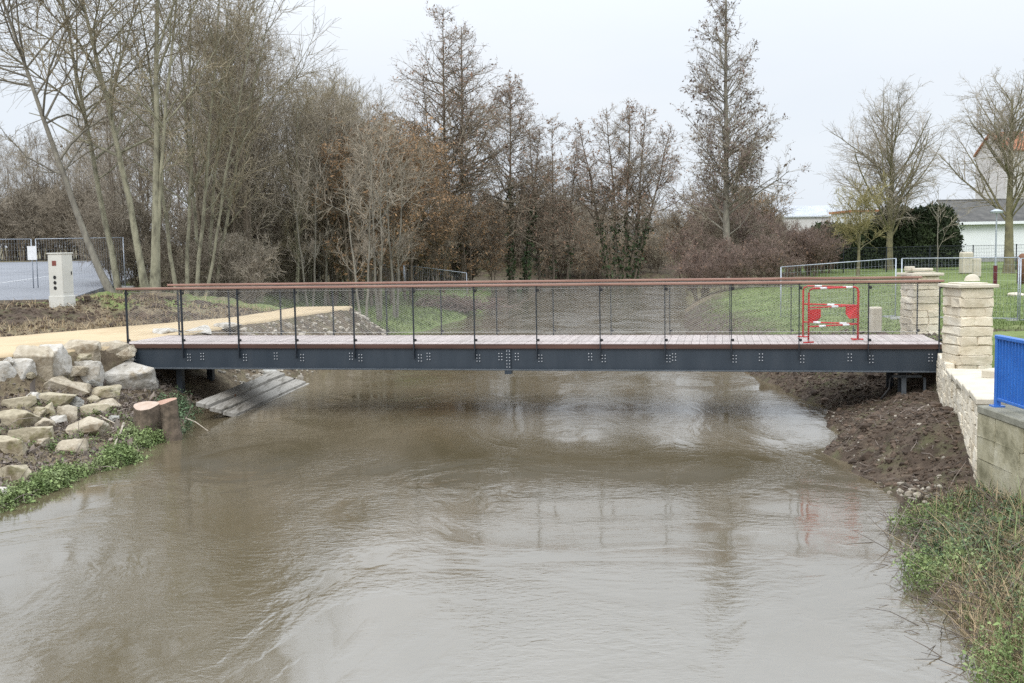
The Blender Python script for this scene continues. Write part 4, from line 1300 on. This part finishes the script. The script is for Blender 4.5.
T = make_tree('a', 45, 18.4, 0.23, [dict(top=(-.1, 0), wob=.06)], 'bark_gry', 'twig_gry', 'catkin_dk', 22000, 0.085, 104, 1300, 5600, 0.19, 63, 0.38, 0.15, shape='cone', l2=.46, droop=1.2, rtw=.009, up2=.1, up3=-.05, l3=.42)
plant('alder', T, X(727, 62), 62, 0.8, 0.98, 'tall single alder full of dark seed clusters right of centre', 'tree')
# russet leaved young trees left of the alders
RUS = [make_tree('r', 70 + i, 9.0, 0.09, [dict(top=(.3, .1)), dict(top=(-.7, .2), base=(-.25, .1), h=.9)], 'bark_brn', 'twig_brn', 'russet', 5200, 0.12, 50, 460, 2600, 0.24, 52, 0.4, 0.15, shape='column', rtw=0.012) for i in range(2)]
RL = ['young tree still holding russet leaves left of the tallest alder', 'russet leaved young tree at the river side of the tallest alder']
for k, (px, y, s, j) in enumerate([(336, 52, .72, 1), (352, 49, .86, 0), (371, 50, .9, 1), (391, 51, .88, 0), (410, 55, .9, 1), (352, 56, .9, 0), (372, 60, 1.0, 1), (388, 62, 1.05, 0), (404, 66, 1.1, 1), (418, 68, 1.05, 0), (432, 70, .95, 1), (380, 70, 1.2, 0), (408, 72, 1.15, 1), (440, 66, .7, 0)]):
    plant('russet_tree', RUS[j], X(px, y), y, k * 1.7, s, 'young tree still holding russet leaves left of the tallest alder', 'tree', 'russet young trees left of the tallest alder')
for k, (px, y, s, j) in enumerate([(470, 72, .72, 0), (492, 75, .66, 1)]):
    plant('russet_tree', RUS[j], X(px, y), y, k * 1.7 + 1, s, 'russet leaved young tree at the foot of the two tallest alders', 'tree', 'russet young trees at the foot of the alders')
# thin bare saplings by the path seen through the net
SAP = make_tree('s', 75, 6.5, 0.055, [dict(top=(.3, .1)), dict(top=(-.5, .1), base=(-.15, 0), h=.9)], 'bark_gry', 'twig_gry', None, 0, .07, 22, 160, 700, 0.28, 42, 0.5, 0.3, shape='column', rtw=.008)
for k, (px, y, s) in enumerate([(365, 40, 1.0), (378, 42, 1.15), (394, 44, 1.1), (312, 45, 1.0)]):
    plant('sapling', SAP, X(px, y, 300), y, k * 2.1, s, 'thin bare sapling on the far bank beside the end of the sand path', 'tree', 'thin saplings at the end of the path')

# --- trees on the right
T = make_tree('m', 51, 11.0, 0.27, [dict(top=(.2, 0), wob=.06)], 'bark_lich', 'twig_gry', None, 0, .07, 46, 620, 4600, 0.5, 42, 0.35, 0.2, shape='round', l2=.42, rtw=.008, pw1=1.2, n4=4200, l3=.4, up2=.05, up3=0)
plant('broad_tree', T, X(889, 69), 69, 0.4, .9, 'broad bare tree with a rounded crown in front of the dark hedge', 'tree')
T = make_tree('m', 53, 10.0, 0.3, [dict(top=(.2, 0), wob=.06)], 'bark_lich', 'twig_gry', None, 0, .07, 40, 560, 4200, 0.52, 44, 0.35, 0.26, shape='round', l2=.42, rtw=.008, n4=3500, l3=.4, up2=.05, up3=0)
plant('broad_tree', T, X(1009, 62), 62, 1.3, 1.0, 'bare tree with a stout trunk at the right edge beside the white house', 'tree')
T = make_tree('y', 55, 5.2, 0.12, [dict(top=(.1, 0))], 'bark_lich', 'twig_yel', None, 0, .07, 26, 300, 2400, 0.5, 58, 0.2, 0.28, shape='round', l2=.45, rtw=.011)
plant('small_tree', T, X(858, 62), 62, 0.2, 0.95, 'small yellow twigged tree with a low spreading crown left of the broad tree', 'tree')
T = make_tree('s', 56, 5.6, 0.045, [dict(top=(.05, 0))], 'bark_gry', 'twig_gry', None, 0, .07, 9, 40, 120, 0.3, 48, 0.3, 0.35, shape='round', rtw=.007)
plant('sapling', T, X(938, 48, 265), 48, 0.5, 0.86, 'newly planted slender sapling with a pale trunk guard behind the farther pillar', 'tree')
for o in list(bpy.data.objects):
    if o.get('label', '').startswith('newly planted slender'):
        g = MB(); g.tube([(0, 0, 0.02), (0, 0, 0.7)], 0.09, 8); g.build('trunk_guard', M['cabinet'], o)

# --- shrubs
SHR = []
for i, (tw, lf, n) in enumerate([('twig_gry', None, 0), ('twig_brn', None, 0), ('twig_red', 'catkin', 1600), ('twig_brn', 'russet', 2200)]):
    st_ = []
    rr = np.random.default_rng(200 + i)
    for k in range(11):
        a = rr.uniform(0, 6.28); q = rr.uniform(.3, 1)
        st_.append(dict(top=(math.cos(a) * 1.7 * q, math.sin(a) * 1.7 * q), base=(math.cos(a) * .35, math.sin(a) * .35), h=rr.uniform(.6, 1.0), curve=1.3))
    SHR.append(make_tree('b', 210 + i, 4.2, 0.035, st_, 'bark_brn', tw, lf, n, 0.09, 110, 600, 3600, 0.34, 42, 0.25, 0.12, shape='column', rtw=0.011, l3=.6, up3=-0.05))
SL = ['bare grey brown shrub in the tangled undergrowth under the trees', 'bare dark brown shrub in the tangled undergrowth under the trees',
      'reddish brown bare shrub in the thicket on the right bank', 'brown leaved shrub in the undergrowth below the alders']
r = np.random.default_rng(77)
sp2 = []
for (px0, px1, y0, y1, n, s0, s1, kinds) in [
        (105, 260, 40, 50, 9, .6, .9, [0, 1]), (200, 330, 50, 62, 13, .85, 1.25, [0, 1]), (300, 470, 68, 80, 18, .9, 1.3, [0, 1, 3]),
        (-30, 120, 97, 112, 16, 1.1, 1.7, [0, 1]), (440, 700, 93, 104, 30, .85, 1.35, [1, 1, 3]), (460, 600, 82, 92, 0, .9, 1.3, [1, 3]),
        (480, 690, 108, 122, 16, 1.1, 1.6, [1, 0]),
        (690, 770, 62, 78, 12, .7, 1.05, [2, 2, 1]), (770, 830, 62, 78, 8, .55, .8, [2, 2, 1]), (690, 790, 50, 60, 6, .5, .7, [2]), (700, 765, 80, 92, 8, 1.1, 1.5, [2, 3])]:
    for k in range(n):
        sp2.append((px0 + (px1 - px0) * (k + r.uniform(0.1, 0.9)) / n, r.uniform(y0, y1), r.uniform(s0, s1), int(r.choice(kinds))))
for k, (px, y, s, j) in enumerate(sp2):
    x = X(px, y)
    if np.interp(y, *XL) + 0.0 < x < np.interp(y, *XR) - 0.0: continue
    lab = SL[j] if not (j in (0, 1) and px > 690) else 'dark bare shrub in the thicket on the right bank'
    plant('shrub', SHR[j], x, y, r.uniform(0, 6.28), s, lab, 'shrub', 'shrubs of the undergrowth')

# --- evergreen hedge
hx0, hx1, hy = X(815, 72), X(956, 72), 72.0
hg = empty('evergreen_hedge', ((hx0 + hx1) / 2, hy, 1.3))
tag(hg, 'dark evergreen hedge with a rounded end left of the white house', 'hedge')
r = np.random.default_rng(8)
Lh = hx1 - hx0
n = 34000
u = r.random(n); th = r.uniform(-0.2, math.pi + 0.2, n)
prof = lambda u: 2.7 + 0.9 * sm(0.35, 0.6, u) + 0.35 * np.sin(u * 17) * 0.5 + 0.3 * fbm(u * 8, u * 0, 1, 3, 3)
endr = np.sqrt(np.clip(1 - ((u - 0.9) / 0.1) ** 2, 0, 1)) * (u > 0.9) + (u <= 0.9)
hh = prof(u) * (0.35 + 0.65 * endr)
zz = r.random(n) ** 0.8
wd = 1.1 * np.sqrt(np.clip(1 - zz ** 3, 0.02, 1)) * (0.3 + 0.7 * endr)
yy = np.where(r.random(n) < 0.8, -1, 1) * wd + r.normal(0, 0.12, n)
C = np.stack([(u - 0.5) * Lh + r.normal(0, .1, n), yy, hh * zz + r.normal(0, 0.1, n)], -1)
topm = r.random(n) < 0.2
C[topm, 2] = hh[topm] + r.normal(0, .12, topm.sum()); C[topm, 1] = r.uniform(-.7, .7, topm.sum())
C = C + r.normal(0, .09, C.shape)
v, q = specks(r, C, 0.17, 0.4, -1.0, 0.5)
link('foliage', np_mesh('foliage', v, q, M['conifer'], smooth=False), hg)
core = bmesh.new()  # solid filler block under the leaves, coloured as the hedge's inner shade
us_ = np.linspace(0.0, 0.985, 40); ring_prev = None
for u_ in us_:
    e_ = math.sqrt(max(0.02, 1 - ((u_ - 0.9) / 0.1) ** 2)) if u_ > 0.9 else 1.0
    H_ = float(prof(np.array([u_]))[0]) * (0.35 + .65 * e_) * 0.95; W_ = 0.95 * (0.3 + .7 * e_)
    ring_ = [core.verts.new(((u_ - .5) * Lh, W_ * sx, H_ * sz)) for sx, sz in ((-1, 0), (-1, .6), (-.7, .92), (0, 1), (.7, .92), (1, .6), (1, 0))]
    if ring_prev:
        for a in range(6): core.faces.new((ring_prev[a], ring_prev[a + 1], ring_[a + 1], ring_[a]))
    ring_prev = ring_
me = bpy.data.meshes.new('dark_core'); core.to_mesh(me); core.free(); me.materials.append(M['conifer_in'])
link('dark_core', me, hg)

# --- garden fence in front of the hedge and house
gf = empty('garden_fence', (0, 0, 0))
tag(gf, 'grey wire garden fence on slim posts in front of the hedge and white house', 'fence')
y_ = 66.0
xs = np.arange(X(800, y_), X(1080, y_), 2.6)
pmesh = None
for k, x in enumerate(xs):
    zb = hz(x, y_)
    if pmesh is None:
        p = MB(); p.tube([(0, 0, -0.1), (0, 0, 1.55)], 0.035, 6); po = p.build('post', M['post'], gf); pmesh = po.data
    else: po = link('post', pmesh, gf)
    po.location = (x, y_, zb)
wv = MB()
for x, x2 in zip(xs, xs[1:]):
    z1, z2 = hz(x, y_), hz(x2, y_)
    for z in (0.08, 1.5):
        wv.tube([(x, y_, z1 + z), (x2, y_, z2 + z)], 0.012, 4, cap=False)
    for j in range(1, 26):
        t = j / 26; xx = x + (x2 - x) * t; zz = z1 + (z2 - z1) * t
        wv.tube([(xx, y_, zz + .08), (xx, y_, zz + 1.5)], 0.0055, 3, cap=False)
    for z in np.arange(.3, 1.5, .2): wv.tube([(x, y_, z1 + z), (x2, y_, z2 + z)], 0.0045, 3, cap=False)
wv.build('wire_mesh', M['post'], gf)

# --- houses
hs = empty('white_house', (X(957, 79), 79, 1.45))
tag(hs, 'low white rendered house with a dark grey roof at the right', 'house')
b = MB(); b.box((8, 4, 1.45), (16, 8, 2.9)); b.poly([(0, 0, 2.9), (0, 8, 2.9), (0, 4, 4.55)]); b.poly([(16, 0, 2.9), (16, 4, 4.55), (16, 8, 2.9)])
b.build('wall', M['render_white'], hs)
b = MB()
for sgn in (-1, 1):
    a = math.atan2(1.65, 4.0)
    b.box((8.05, 4 + sgn * 2.12, 3.72), (16.1, 4.85, 0.09), rx=-sgn * a)
b.build('roof', M['slate'], hs)
b = MB(); b.box((8, -0.38, 2.83), (16.1, 0.1, 0.2)); b.build('gutter_board', M['render_white'], hs)
b = MB(); b.box((8, -0.02, 0.2), (16.02, 0.04, 0.4)); b.build('plinth', M['concrete'], hs)
f = MB(); f.box((10.6, -0.02, 1.75), (1.3, 0.05, 1.15)); w_ = f.build('window', M['glass'], hs)
f = MB(); f.box((10.6, -0.03, 1.12), (1.5, 0.14, 0.07)); f.build('sill', M['concrete'], w_)

ot = empty('orange_roofed_house', (X(1004, 122), 122, 2.0), R(0))
tag(ot, 'tall pale house with an orange tiled roof behind the right edge tree', 'house')
b = MB(); b.box((5, 4, 5.4), (10, 8, 10.8)); b.poly([(0, 0, 10.8), (0, 8, 10.8), (0, 4, 13)]); b.poly([(10, 0, 10.8), (10, 4, 13), (10, 8, 10.8)]); b.build('wall', M['render_pale'], ot)
b = MB()
for sgn in (-1, 1):
    b.box((5, 4 + sgn * 2.15, 11.95), (10.5, 4.9, 0.16), rx=-sgn * math.atan2(2.2, 4))
b.build('roof', M['tile'], ot)
for k in range(2):
    f = MB(); f.box((3 + k * 3.6, -0.03, 8.6), (1.1, 0.08, 1.4)); f.build('window', M['glass'], ot)

wh = empty('warehouse', (X(770, 128), 128, 2.2))
tag(wh, 'long low warehouse with a pale metal roof half hidden behind the right bank thicket', 'warehouse')
b = MB(); b.box((4.6, 7, 1.9), (9.2, 14, 3.8)); b.build('wall', M['render_pale'], wh)
b = MB()
for k in range(46):
    b.box((0.1 + k * 0.2, 3.4, 4.55), (0.1, 7.4, 0.1), rx=0.19)
b.box((4.6, 3.4, 4.5), (9.4, 7.4, 0.1), rx=0.19); b.box((4.6, 10.6, 4.5), (9.4, 7.4, 0.1), rx=-0.19)
b.build('roof', M['sheet'], wh)
wc = empty('flat_building', (X(852, 118), 118, 2.2))
tag(wc, 'flat roofed pale building glimpsed through the broad tree above the hedge', 'building')
b = MB(); b.box((6, 4, 2.0), (12, 8, 4.0)); b.build('wall', M['render_white'], wc)
b = MB(); b.box((6, 4, 4.12), (12.4, 8.4, 0.24)); b.build('roof', M['tile'], wc)
for k in range(3):
    f = MB(); f.box((2.2 + k * 3.6, -0.03, 2.4), (1.4, 0.08, 1.2)); f.build('window', M['glass'], wc)

# --- small things on the lawn
q = hit(995, 286); lp = empty('street_lamp', tuple(q))
tag(lp, 'slim grey lamp post with a dark red base on the lawn', 'street lamp')
hl = (286 - 213) * q[1] / F
b = MB(); b.tube([(0, 0, 0), (0, 0, 0.95)], 0.095, 10); b.build('base', M['maroon'], lp)
b = MB(); b.tube([(0, 0, 0.9), (0, 0, hl)], [0.05, 0.035], 8); b.build('pole', M['galv'], lp)
b = MB(); b.tube([(0, 0, hl - 0.03), (0, 0, hl + 0.06)], [0.28, 0.3], 12); b.tube([(0, 0, hl + .06), (0, 0, hl + 0.16)], [0.3, 0.08], 12); b.build('lamp_head', M['galv'], lp)
q = hit(966, 274)
loose_slab('stone_block', tuple(q), (0.66, 0.5, 1.25), 0.2, 'tall pale stone block standing on the grass behind the nearer pillar', 'stone block')
q2 = hit(971, 277)
loose_slab('stone_block', (q2[0] + .25, q2[1] - .1, q2[2]), (0.4, 0.3, 1.0), 0.1, 'narrow pale stone block leaning at the front of the tall stone block', 'stone block')
q = hit(1018, 296)
m_ = rock_mesh(901, (0.9, 0.7, 0.3), 5, 3, 0.04, 0.5); m_.materials.append(M['cream_cap'])
tag(link('flat_boulder', m_, None, tuple(q)), 'pale flat boulder on the lawn at the right edge of the photo', 'boulder')
q = hit(1022, 284); tp = MB()
tp.tube([(0, 0, 0), (0, 0, 1.0), (0, 0, 1.25), (0, 0, 1.4), (0, 0, 1.46)], [0.24, 0.24, 0.22, 0.14, 0.03], 12)
o = tp.build('wooden_post', M['wood_brown'], smooth=True); o.location = q
tag(o, 'thick brown round topped wooden post on the lawn at the right edge', 'wooden post')
q = hit(870, 291)
loose_slab('stone_block', tuple(q), (0.7, 0.5, 0.28), 0.3, 'low pale stone block on the lawn left of the fence post', 'stone block') if False else None

# ------------------------------------------------------------------ loose matter: herbs, straw, litter, clods, grass


def scatter(n, x0, x1, y0, y1, cond, seed):
    r = np.random.default_rng(seed)
    x = r.uniform(x0, x1, n); y = r.uniform(y0, y1, n)
    k = cond(x, y, r)
    x, y = x[k], y[k]
    return np.stack([x, y, height(x, y)], -1), r


def xl_(y): return np.interp(y, *XL) + 0.35 * vn(y, y * 0 + 3.3, 0.9, 5) + 0.12 * vn(y, y * 0 + 9.1, 3.0, 6)


def xr_(y): return np.interp(y, *XR) - 0.28 * vn(y, y * 0 + 3.3, 0.9, 5)


def herb_object(name, pts, r, mat, hgt, leaf, per, label_kind='stuff'):
    n = len(pts)
    hh = hgt * r.uniform(0.4, 1.2, n)
    tops = pts + np.stack([r.normal(0, .35, n) * hh, r.normal(0, .35, n) * hh, hh], -1)
    mid = (pts + tops) / 2 + r.normal(0, .02, (n, 3))
    SPn = np.stack([pts, mid, tops], 1); SRn = np.tile(np.array([0.004, 0.003, 0.002]), (n, 1))
    sv, sq = tubes(SPn, SRn, 3)
    C = along(r, SPn, n * per, 0.25) + r.normal(0, 0.025, (n * per, 3))
    s = leaf * r.lognormal(0, .35, len(C))
    d = r.normal(0, 1, (len(C), 3)); d[:, 2] *= 0.45; d = norm(d)
    e = norm(np.cross(d, np.array([0, 0, 1.0]) + r.normal(0, .45, (len(C), 3))))
    a, b = d * s[:, None], e * (s * .6)[:, None]
    dz = np.array([0, 0, -1.0]) * (s * .25)[:, None]
    V_ = np.stack([C, C + a * .5 + b * .5, C + a + dz, C + a * .5 - b * .5], 1).reshape(-1, 3)
    VV, QQ, MM = join([(sv, sq, 0), (V_, np.arange(len(V_)).reshape(-1, 4), 0)])
    return tag(link(name, np_mesh(name, VV, QQ, M[mat], smooth=False)), kind='stuff')


def blades(name, pts, r, mat, hgt, wid, lean=0.5):
    n = len(pts)
    hh = hgt * r.lognormal(0, .35, n)
    a = r.uniform(0, 6.28, n); l = r.normal(0, lean, n) * hh
    side = np.stack([np.cos(a), np.sin(a), 0 * a], -1) * (wid * r.uniform(.6, 1.3, n))[:, None]
    tip = pts + np.stack([-np.sin(a) * l, np.cos(a) * l, hh], -1)
    mid = pts + (tip - pts) * .55 + np.stack([np.sin(a) * l * .15, -np.cos(a) * l * .15, 0 * a], -1)
    V_ = np.stack([pts - side, pts + side, mid + side * .8, mid - side * .8, tip], 1).reshape(-1, 3)
    b = np.arange(n)[:, None] * 5
    Q_ = b + np.array([[0, 1, 2, 3]]); T_ = b + np.array([[3, 2, 4]])
    return tag(link(name, np_mesh(name, V_, Q_, M[mat], smooth=False, T=T_)), kind='stuff')


# green herbs along the left water edge, in clumps
pts, r = scatter(16000, -8.6, -5.4, 12.6, 18.6, lambda x, y, r: (xl_(y) - x > -0.12) & (xl_(y) - x < 0.42 + 0.35 * fbm(x, y, 1.1, 90, 2)) & (fbm(x, y, 1.5, 91, 3) + r.normal(0, .15, len(x)) > -0.12), 301)
herb_object('herbs', pts[:1350], r, 'herb', 0.17, 0.036, 13)
pts, r = scatter(16000, -9.8, -5.8, 14, 21, lambda x, y, r: (xl_(y) - x > 0.6) & (fbm(x, y, 1.0, 92, 3) > 0.22) & (x > np.interp(y, *PE) + .5), 302)
herb_object('herbs', pts[:420], r, 'herb', 0.1, 0.035, 8)
pts, r = scatter(6000, -7.2, -5.6, 18.5, 21.6, lambda x, y, r: (xl_(y) - x > -0.1) & (xl_(y) - x < 0.5), 303)
herb_object('herbs', pts[:260], r, 'herb_dk', 0.25, 0.045, 10)
# litter and twigs over the left bank
pts, r = scatter(26000, -10.5, -5.5, 12.6, 22.5, lambda x, y, r: (xl_(y) - x > 0.15) & (x > np.interp(y, *PE) + .25), 304)
v, q = specks(r, pts + np.array([0, 0, .012]), 0.05, .5, 0, .6)
tag(link('leaf_litter', np_mesh('leaf_litter', v, q, M['litter'], smooth=False)), kind='stuff')
pts, r = scatter(1500, -10.5, -5.5, 12.6, 22.5, lambda x, y, r: (xl_(y) - x > 0.0) & (x > np.interp(y, *PE) + .25), 305)
d = norm(r.normal(0, 1, pts.shape) * np.array([1, 1, .25]))
L_ = r.uniform(.1, .45, len(pts))[:, None]
v, q = tubes(np.stack([pts + (0, 0, .02), pts + d * L_ * .5 + r.normal(0, .02, pts.shape) + (0, 0, .04), pts + d * L_ + (0, 0, .03)], 1), np.tile([.006, .005, .002], (len(pts), 1)), 3)
tag(link('twig_litter', np_mesh('twig_litter', v, q, M['litter'], smooth=False)), kind='stuff')
# straw on the mound and its foot
pts, r = scatter(30000, -16, -5.5, 23, 34, lambda x, y, r: (np.interp(y, *PL) - x > .15) & (np.interp(y, *PL) - x < 5) & (fbm(x, y, .9, 70, 3) + r.normal(0, .2, len(x)) + .3 * (np.interp(y, *PL) - x < 1.6) > 0.2), 306)
blades('dry_grass', pts[:4200], r, 'straw', .12, .005, 1.6)
# right bank: ivy, herbs, straw
pts, r = scatter(14000, 2.6, 5.4, 6.0, 13.0, lambda x, y, r: (x - xr_(y) > -0.1) & (fbm(x, y, .9, 95, 3) + .35 * (y > 10.6) + r.normal(0, .15, len(x)) > 0.1) & (y < 12.4), 307)
herb_object('ground_cover', pts[:1500], r, 'herb_dk', .1, .033, 9)
pts, r = scatter(9000, 2.4, 5.0, 6.0, 12.0, lambda x, y, r: (x - xr_(y) > -0.22) & (x - xr_(y) < 0.45 + .4 * fbm(x, y, .8, 98, 2)) & (fbm(x, y, 1.0, 96, 3) + r.normal(0, .12, len(x)) > 0.02), 308)
pts[:, 2] = np.maximum(pts[:, 2], 0.0)
herb_object('herbs', pts[:420], r, 'herb', .24, .03, 9)
pts, r = scatter(42000, 2.7, 5.4, 5.5, 12.3, lambda x, y, r: (x - xr_(y) > 0.02) & (fbm(x, y, .8, 97, 3) + r.normal(0, .2, len(x)) > -0.1), 309)
blades('dry_grass', pts[:9500], r, 'straw', .13, .003, 1.8)
blades('bank_grass', pts[11500:13300], r, 'herb', .17, .004, .9)
pts, r = scatter(1500, 2.7, 5.3, 5.5, 12.6, lambda x, y, r: (x - xr_(y) > -0.3), 310)
d = norm(r.normal(0, 1, pts.shape) * np.array([1, 1, .5]) + np.array([-.3, -.2, .35]))
L_ = r.uniform(.2, .6, len(pts))[:, None]
pts[:, 2] = np.maximum(pts[:, 2], -0.02)
v, q = tubes(np.stack([pts, pts + d * L_ * .5 + r.normal(0, .03, pts.shape), pts + d * L_ - (0, 0, .03)], 1), np.tile([.005, .004, .002], (len(pts), 1)), 3)
tag(link('twig_litter', np_mesh('twig_litter', v, q, M['litter'], smooth=False)), kind='stuff')


pts, r = scatter(1700, 4.3, 8.2, 12.4, 27, lambda x, y, r: (x - xr_(y) > 0.0) & (x < np.where(y < 19, np.interp(y, *XW) - .1, 8.0)) & (x - xr_(y) < 2.4), 317)
d = norm(r.normal(0, 1, pts.shape) * np.array([1, 1, .2])); L_ = r.uniform(.06, .3, len(pts))[:, None]
v, q = tubes(np.stack([pts + (0, 0, .02), pts + d * L_ * .5 + r.normal(0, .015, pts.shape) + (0, 0, .04), pts + d * L_ + (0, 0, .025)], 1), np.tile([.005, .004, .002], (len(pts), 1)), 3)
tag(link('twig_litter', np_mesh('twig_litter', v, q, M['litter'], smooth=False)), kind='stuff')


# clods and pebbles
def lumps(name, pts, r, mat, s0, sd):
    bm = bmesh.new(); bmesh.ops.create_icosphere(bm, subdivisions=1, radius=1); bm.verts.ensure_lookup_table()
    bv = np.array([v.co[:] for v in bm.verts]); bt = np.array([[v.index for v in f.verts] for f in bm.faces]); bm.free()
    n = len(pts)
    s = s0 * r.lognormal(0, sd, n)
    V_ = bv[None] * (1 + r.normal(0, .17, (n, len(bv), 1))) * s[:, None, None] * r.uniform(.6, 1.3, (n, 1, 3)) * np.array([1, 1, .7])
    V_ = V_ + pts[:, None]
    T_ = (np.arange(n) * len(bv))[:, None, None] + bt[None]
    return tag(link(name, np_mesh(name, V_.reshape(-1, 3), None, M[mat], smooth=False, T=T_.reshape(-1, 3))), kind='stuff')


pts, r = scatter(34000, 4.3, 8.6, 12, 30, lambda x, y, r: (x - xr_(y) > 0.03) & (x < np.where(y < 19, np.interp(y, *XW) - .02, 8.3)) & (x - xr_(y) < 2.6), 311)
lumps('soil_clods', pts, r, 'clod', .015, .6)
pts, r = scatter(900, 4.3, 7.6, 12, 22, lambda x, y, r: (x - xr_(y) > -0.05) & (x < np.interp(y, *XW) - .02) & (x - xr_(y) < 0.9 + r.exponential(.5, len(x))), 312)
lumps('pebbles', pts, r, 'rubble', .014, .55)
q = hit(928, 497)
rr = np.random.default_rng(5)
pp = np.array(q) + np.stack([rr.normal(0, .24, 42), rr.normal(0, .2, 42), np.abs(rr.normal(.03, .04, 42))], -1)
lumps('rubble', pp, rr, 'rubble', .026, .5)
pts, r = scatter(6000, -16, -7, 22.5, 33, lambda x, y, r: (np.interp(y, *PL) - x > .3) & (np.interp(y, *PL) - x < 5), 313)
lumps('soil_clods', pts, r, 'clod', .032, .5)
pts, r = scatter(2500, -7.4, -3, 24, 37, lambda x, y, r: (xl_(y) - x > 0) & (x > np.interp(y, *PE) + .1), 314)
lumps('pebbles', pts, r, 'rubble', .045, .5)
# lawn
pts, r = scatter(130000, 6.0, 26, 22.5, 52, lambda x, y, r: (x - xr_(y) > 0.8 + r.normal(0, .3, len(x))) & (r.random(len(x)) < 1.25 - y / 60) & (x < y * .52), 315)
blades('lawn_grass', pts, r, 'grassb', .055, .008, .7)
pts, r = scatter(40000, -16, -1.5, 37, 62, lambda x, y, r: (xl_(y) - x > 0.1) & (xl_(y) - x < 9) & (x < -0.03 * y), 316)
blades('bank_grass', pts, r, 'grassb', .1, .011, .7)
# a heap of brushwood on the far bank
q = hit(452, 310)
rr = np.random.default_rng(6)
c_ = q + np.stack([rr.normal(0, 1.1, 500), rr.normal(0, .5, 500), np.abs(rr.normal(0, .25, 500))], -1)
d = norm(rr.normal(0, 1, c_.shape) * np.array([1, 1, .35])) * rr.uniform(.3, .9, (500, 1))
v, q_ = tubes(np.stack([c_ - d, c_ + rr.normal(0, .05, c_.shape), c_ + d], 1), np.tile([.014, .013, .008], (500, 1)), 3)
tag(link('brushwood_heap', np_mesh('brushwood_heap', v, q_, M['twig_red'], smooth=False)), 'low heap of cut brushwood on the grassy left bank beyond the footbridge', 'brushwood heap')

# ------------------------------------------------------------------ light, sky, camera
SUN_EL, SUN_AZ = 48.0, 205.0           # degrees; azimuth from +Y towards +X
w = bpy.data.worlds.new('World'); scene.world = w
w.use_nodes = True
nt = w.node_tree; L = nt.links.new
bg = nt.nodes['Background']
sky = nt.nodes.new('ShaderNodeTexSky'); sky.sky_type = 'NISHITA'; sky.sun_disc = False
sky.sun_elevation = R(SUN_EL); sky.sun_rotation = R(SUN_AZ); sky.air_density = 1.0; sky.dust_density = 3.0; sky.ozone_density = 1.0
# overcast: the clear sky lies behind a thin even cloud sheet
tc = nt.nodes.new('ShaderNodeTexCoord')
mp = nt.nodes.new('ShaderNodeMapping'); mp.inputs['Scale'].default_value = (1, 1, 3.2)
L(tc.outputs['Generated'], mp.inputs['Vector'])
nz = nt.nodes.new('ShaderNodeTexNoise'); nz.inputs['Scale'].default_value = 1.6; nz.inputs['Detail'].default_value = 5
L(mp.outputs['Vector'], nz.inputs['Vector'])
cr = nt.nodes.new('ShaderNodeValToRGB')
cr.color_ramp.elements[0].position = 0.3; cr.color_ramp.elements[0].color = (7.5, 8.25, 9.15, 1)
cr.color_ramp.elements[1].position = 0.7; cr.color_ramp.elements[1].color = (8.5, 8.95, 9.5, 1)
L(nz.outputs['Fac'], cr.inputs['Fac'])
mx = nt.nodes.new('ShaderNodeMix'); mx.data_type = 'RGBA'; mx.inputs['Factor'].default_value = 0.93
L(sky.outputs['Color'], mx.inputs['A']); L(cr.outputs['Color'], mx.inputs['B'])
sx = nt.nodes.new('ShaderNodeSeparateXYZ'); L(tc.outputs['Generated'], sx.inputs['Vector'])
gr = nt.nodes.new('ShaderNodeMapRange'); gr.interpolation_type = 'SMOOTHSTEP'       # overcast: brightest overhead
for k_, v_ in (('From Min', 0.12), ('From Max', 0.75), ('To Min', 1.0), ('To Max', 2.7)): gr.inputs[k_].default_value = v_
L(sx.outputs['Z'], gr.inputs['Value'])
vm = nt.nodes.new('ShaderNodeVectorMath'); vm.operation = 'SCALE'
L(mx.outputs['Result'], vm.inputs[0]); L(gr.outputs['Result'], vm.inputs['Scale'])
L(vm.outputs['Vector'], bg.inputs['Color'])
bg.inputs['Strength'].default_value = 0.1
sd = bpy.data.lights.new('sun', 'SUN'); sd.energy = 1.2; sd.angle = R(25); sd.color = (1.0, 0.96, 0.9)
so = bpy.data.objects.new('sun', sd); COL.objects.link(so)
sv = Vector((math.sin(R(SUN_AZ)) * math.cos(R(SUN_EL)), math.cos(R(SUN_AZ)) * math.cos(R(SUN_EL)), math.sin(R(SUN_EL))))
so.rotation_euler = sv.to_track_quat('Z', 'Y').to_euler(); so.location = (0, 0, 40)

cd = bpy.data.cameras.new('camera'); co = bpy.data.objects.new('camera', cd); COL.objects.link(co)
from mathutils import Matrix
mw = Matrix(((RGT[0], UP[0], -FWD[0], 0), (RGT[1], UP[1], -FWD[1], 0), (RGT[2], UP[2], -FWD[2], CAMZ), (0, 0, 0, 1)))
co.matrix_world = mw
cd.sensor_width = 36; cd.lens = F / 1024 * 36; cd.clip_end = 2000; cd.clip_start = 0.05
scene.camera = co
scene.view_settings.view_transform = 'Standard'; scene.view_settings.look = 'None'
scene.view_settings.exposure = 0.12; scene.view_settings.gamma = 1.0
scene.view_settings.use_curve_mapping = False
scene.cycles.max_bounces = 5; scene.cycles.diffuse_bounces = 3; scene.cycles.glossy_bounces = 3
scene.cycles.use_denoising = False
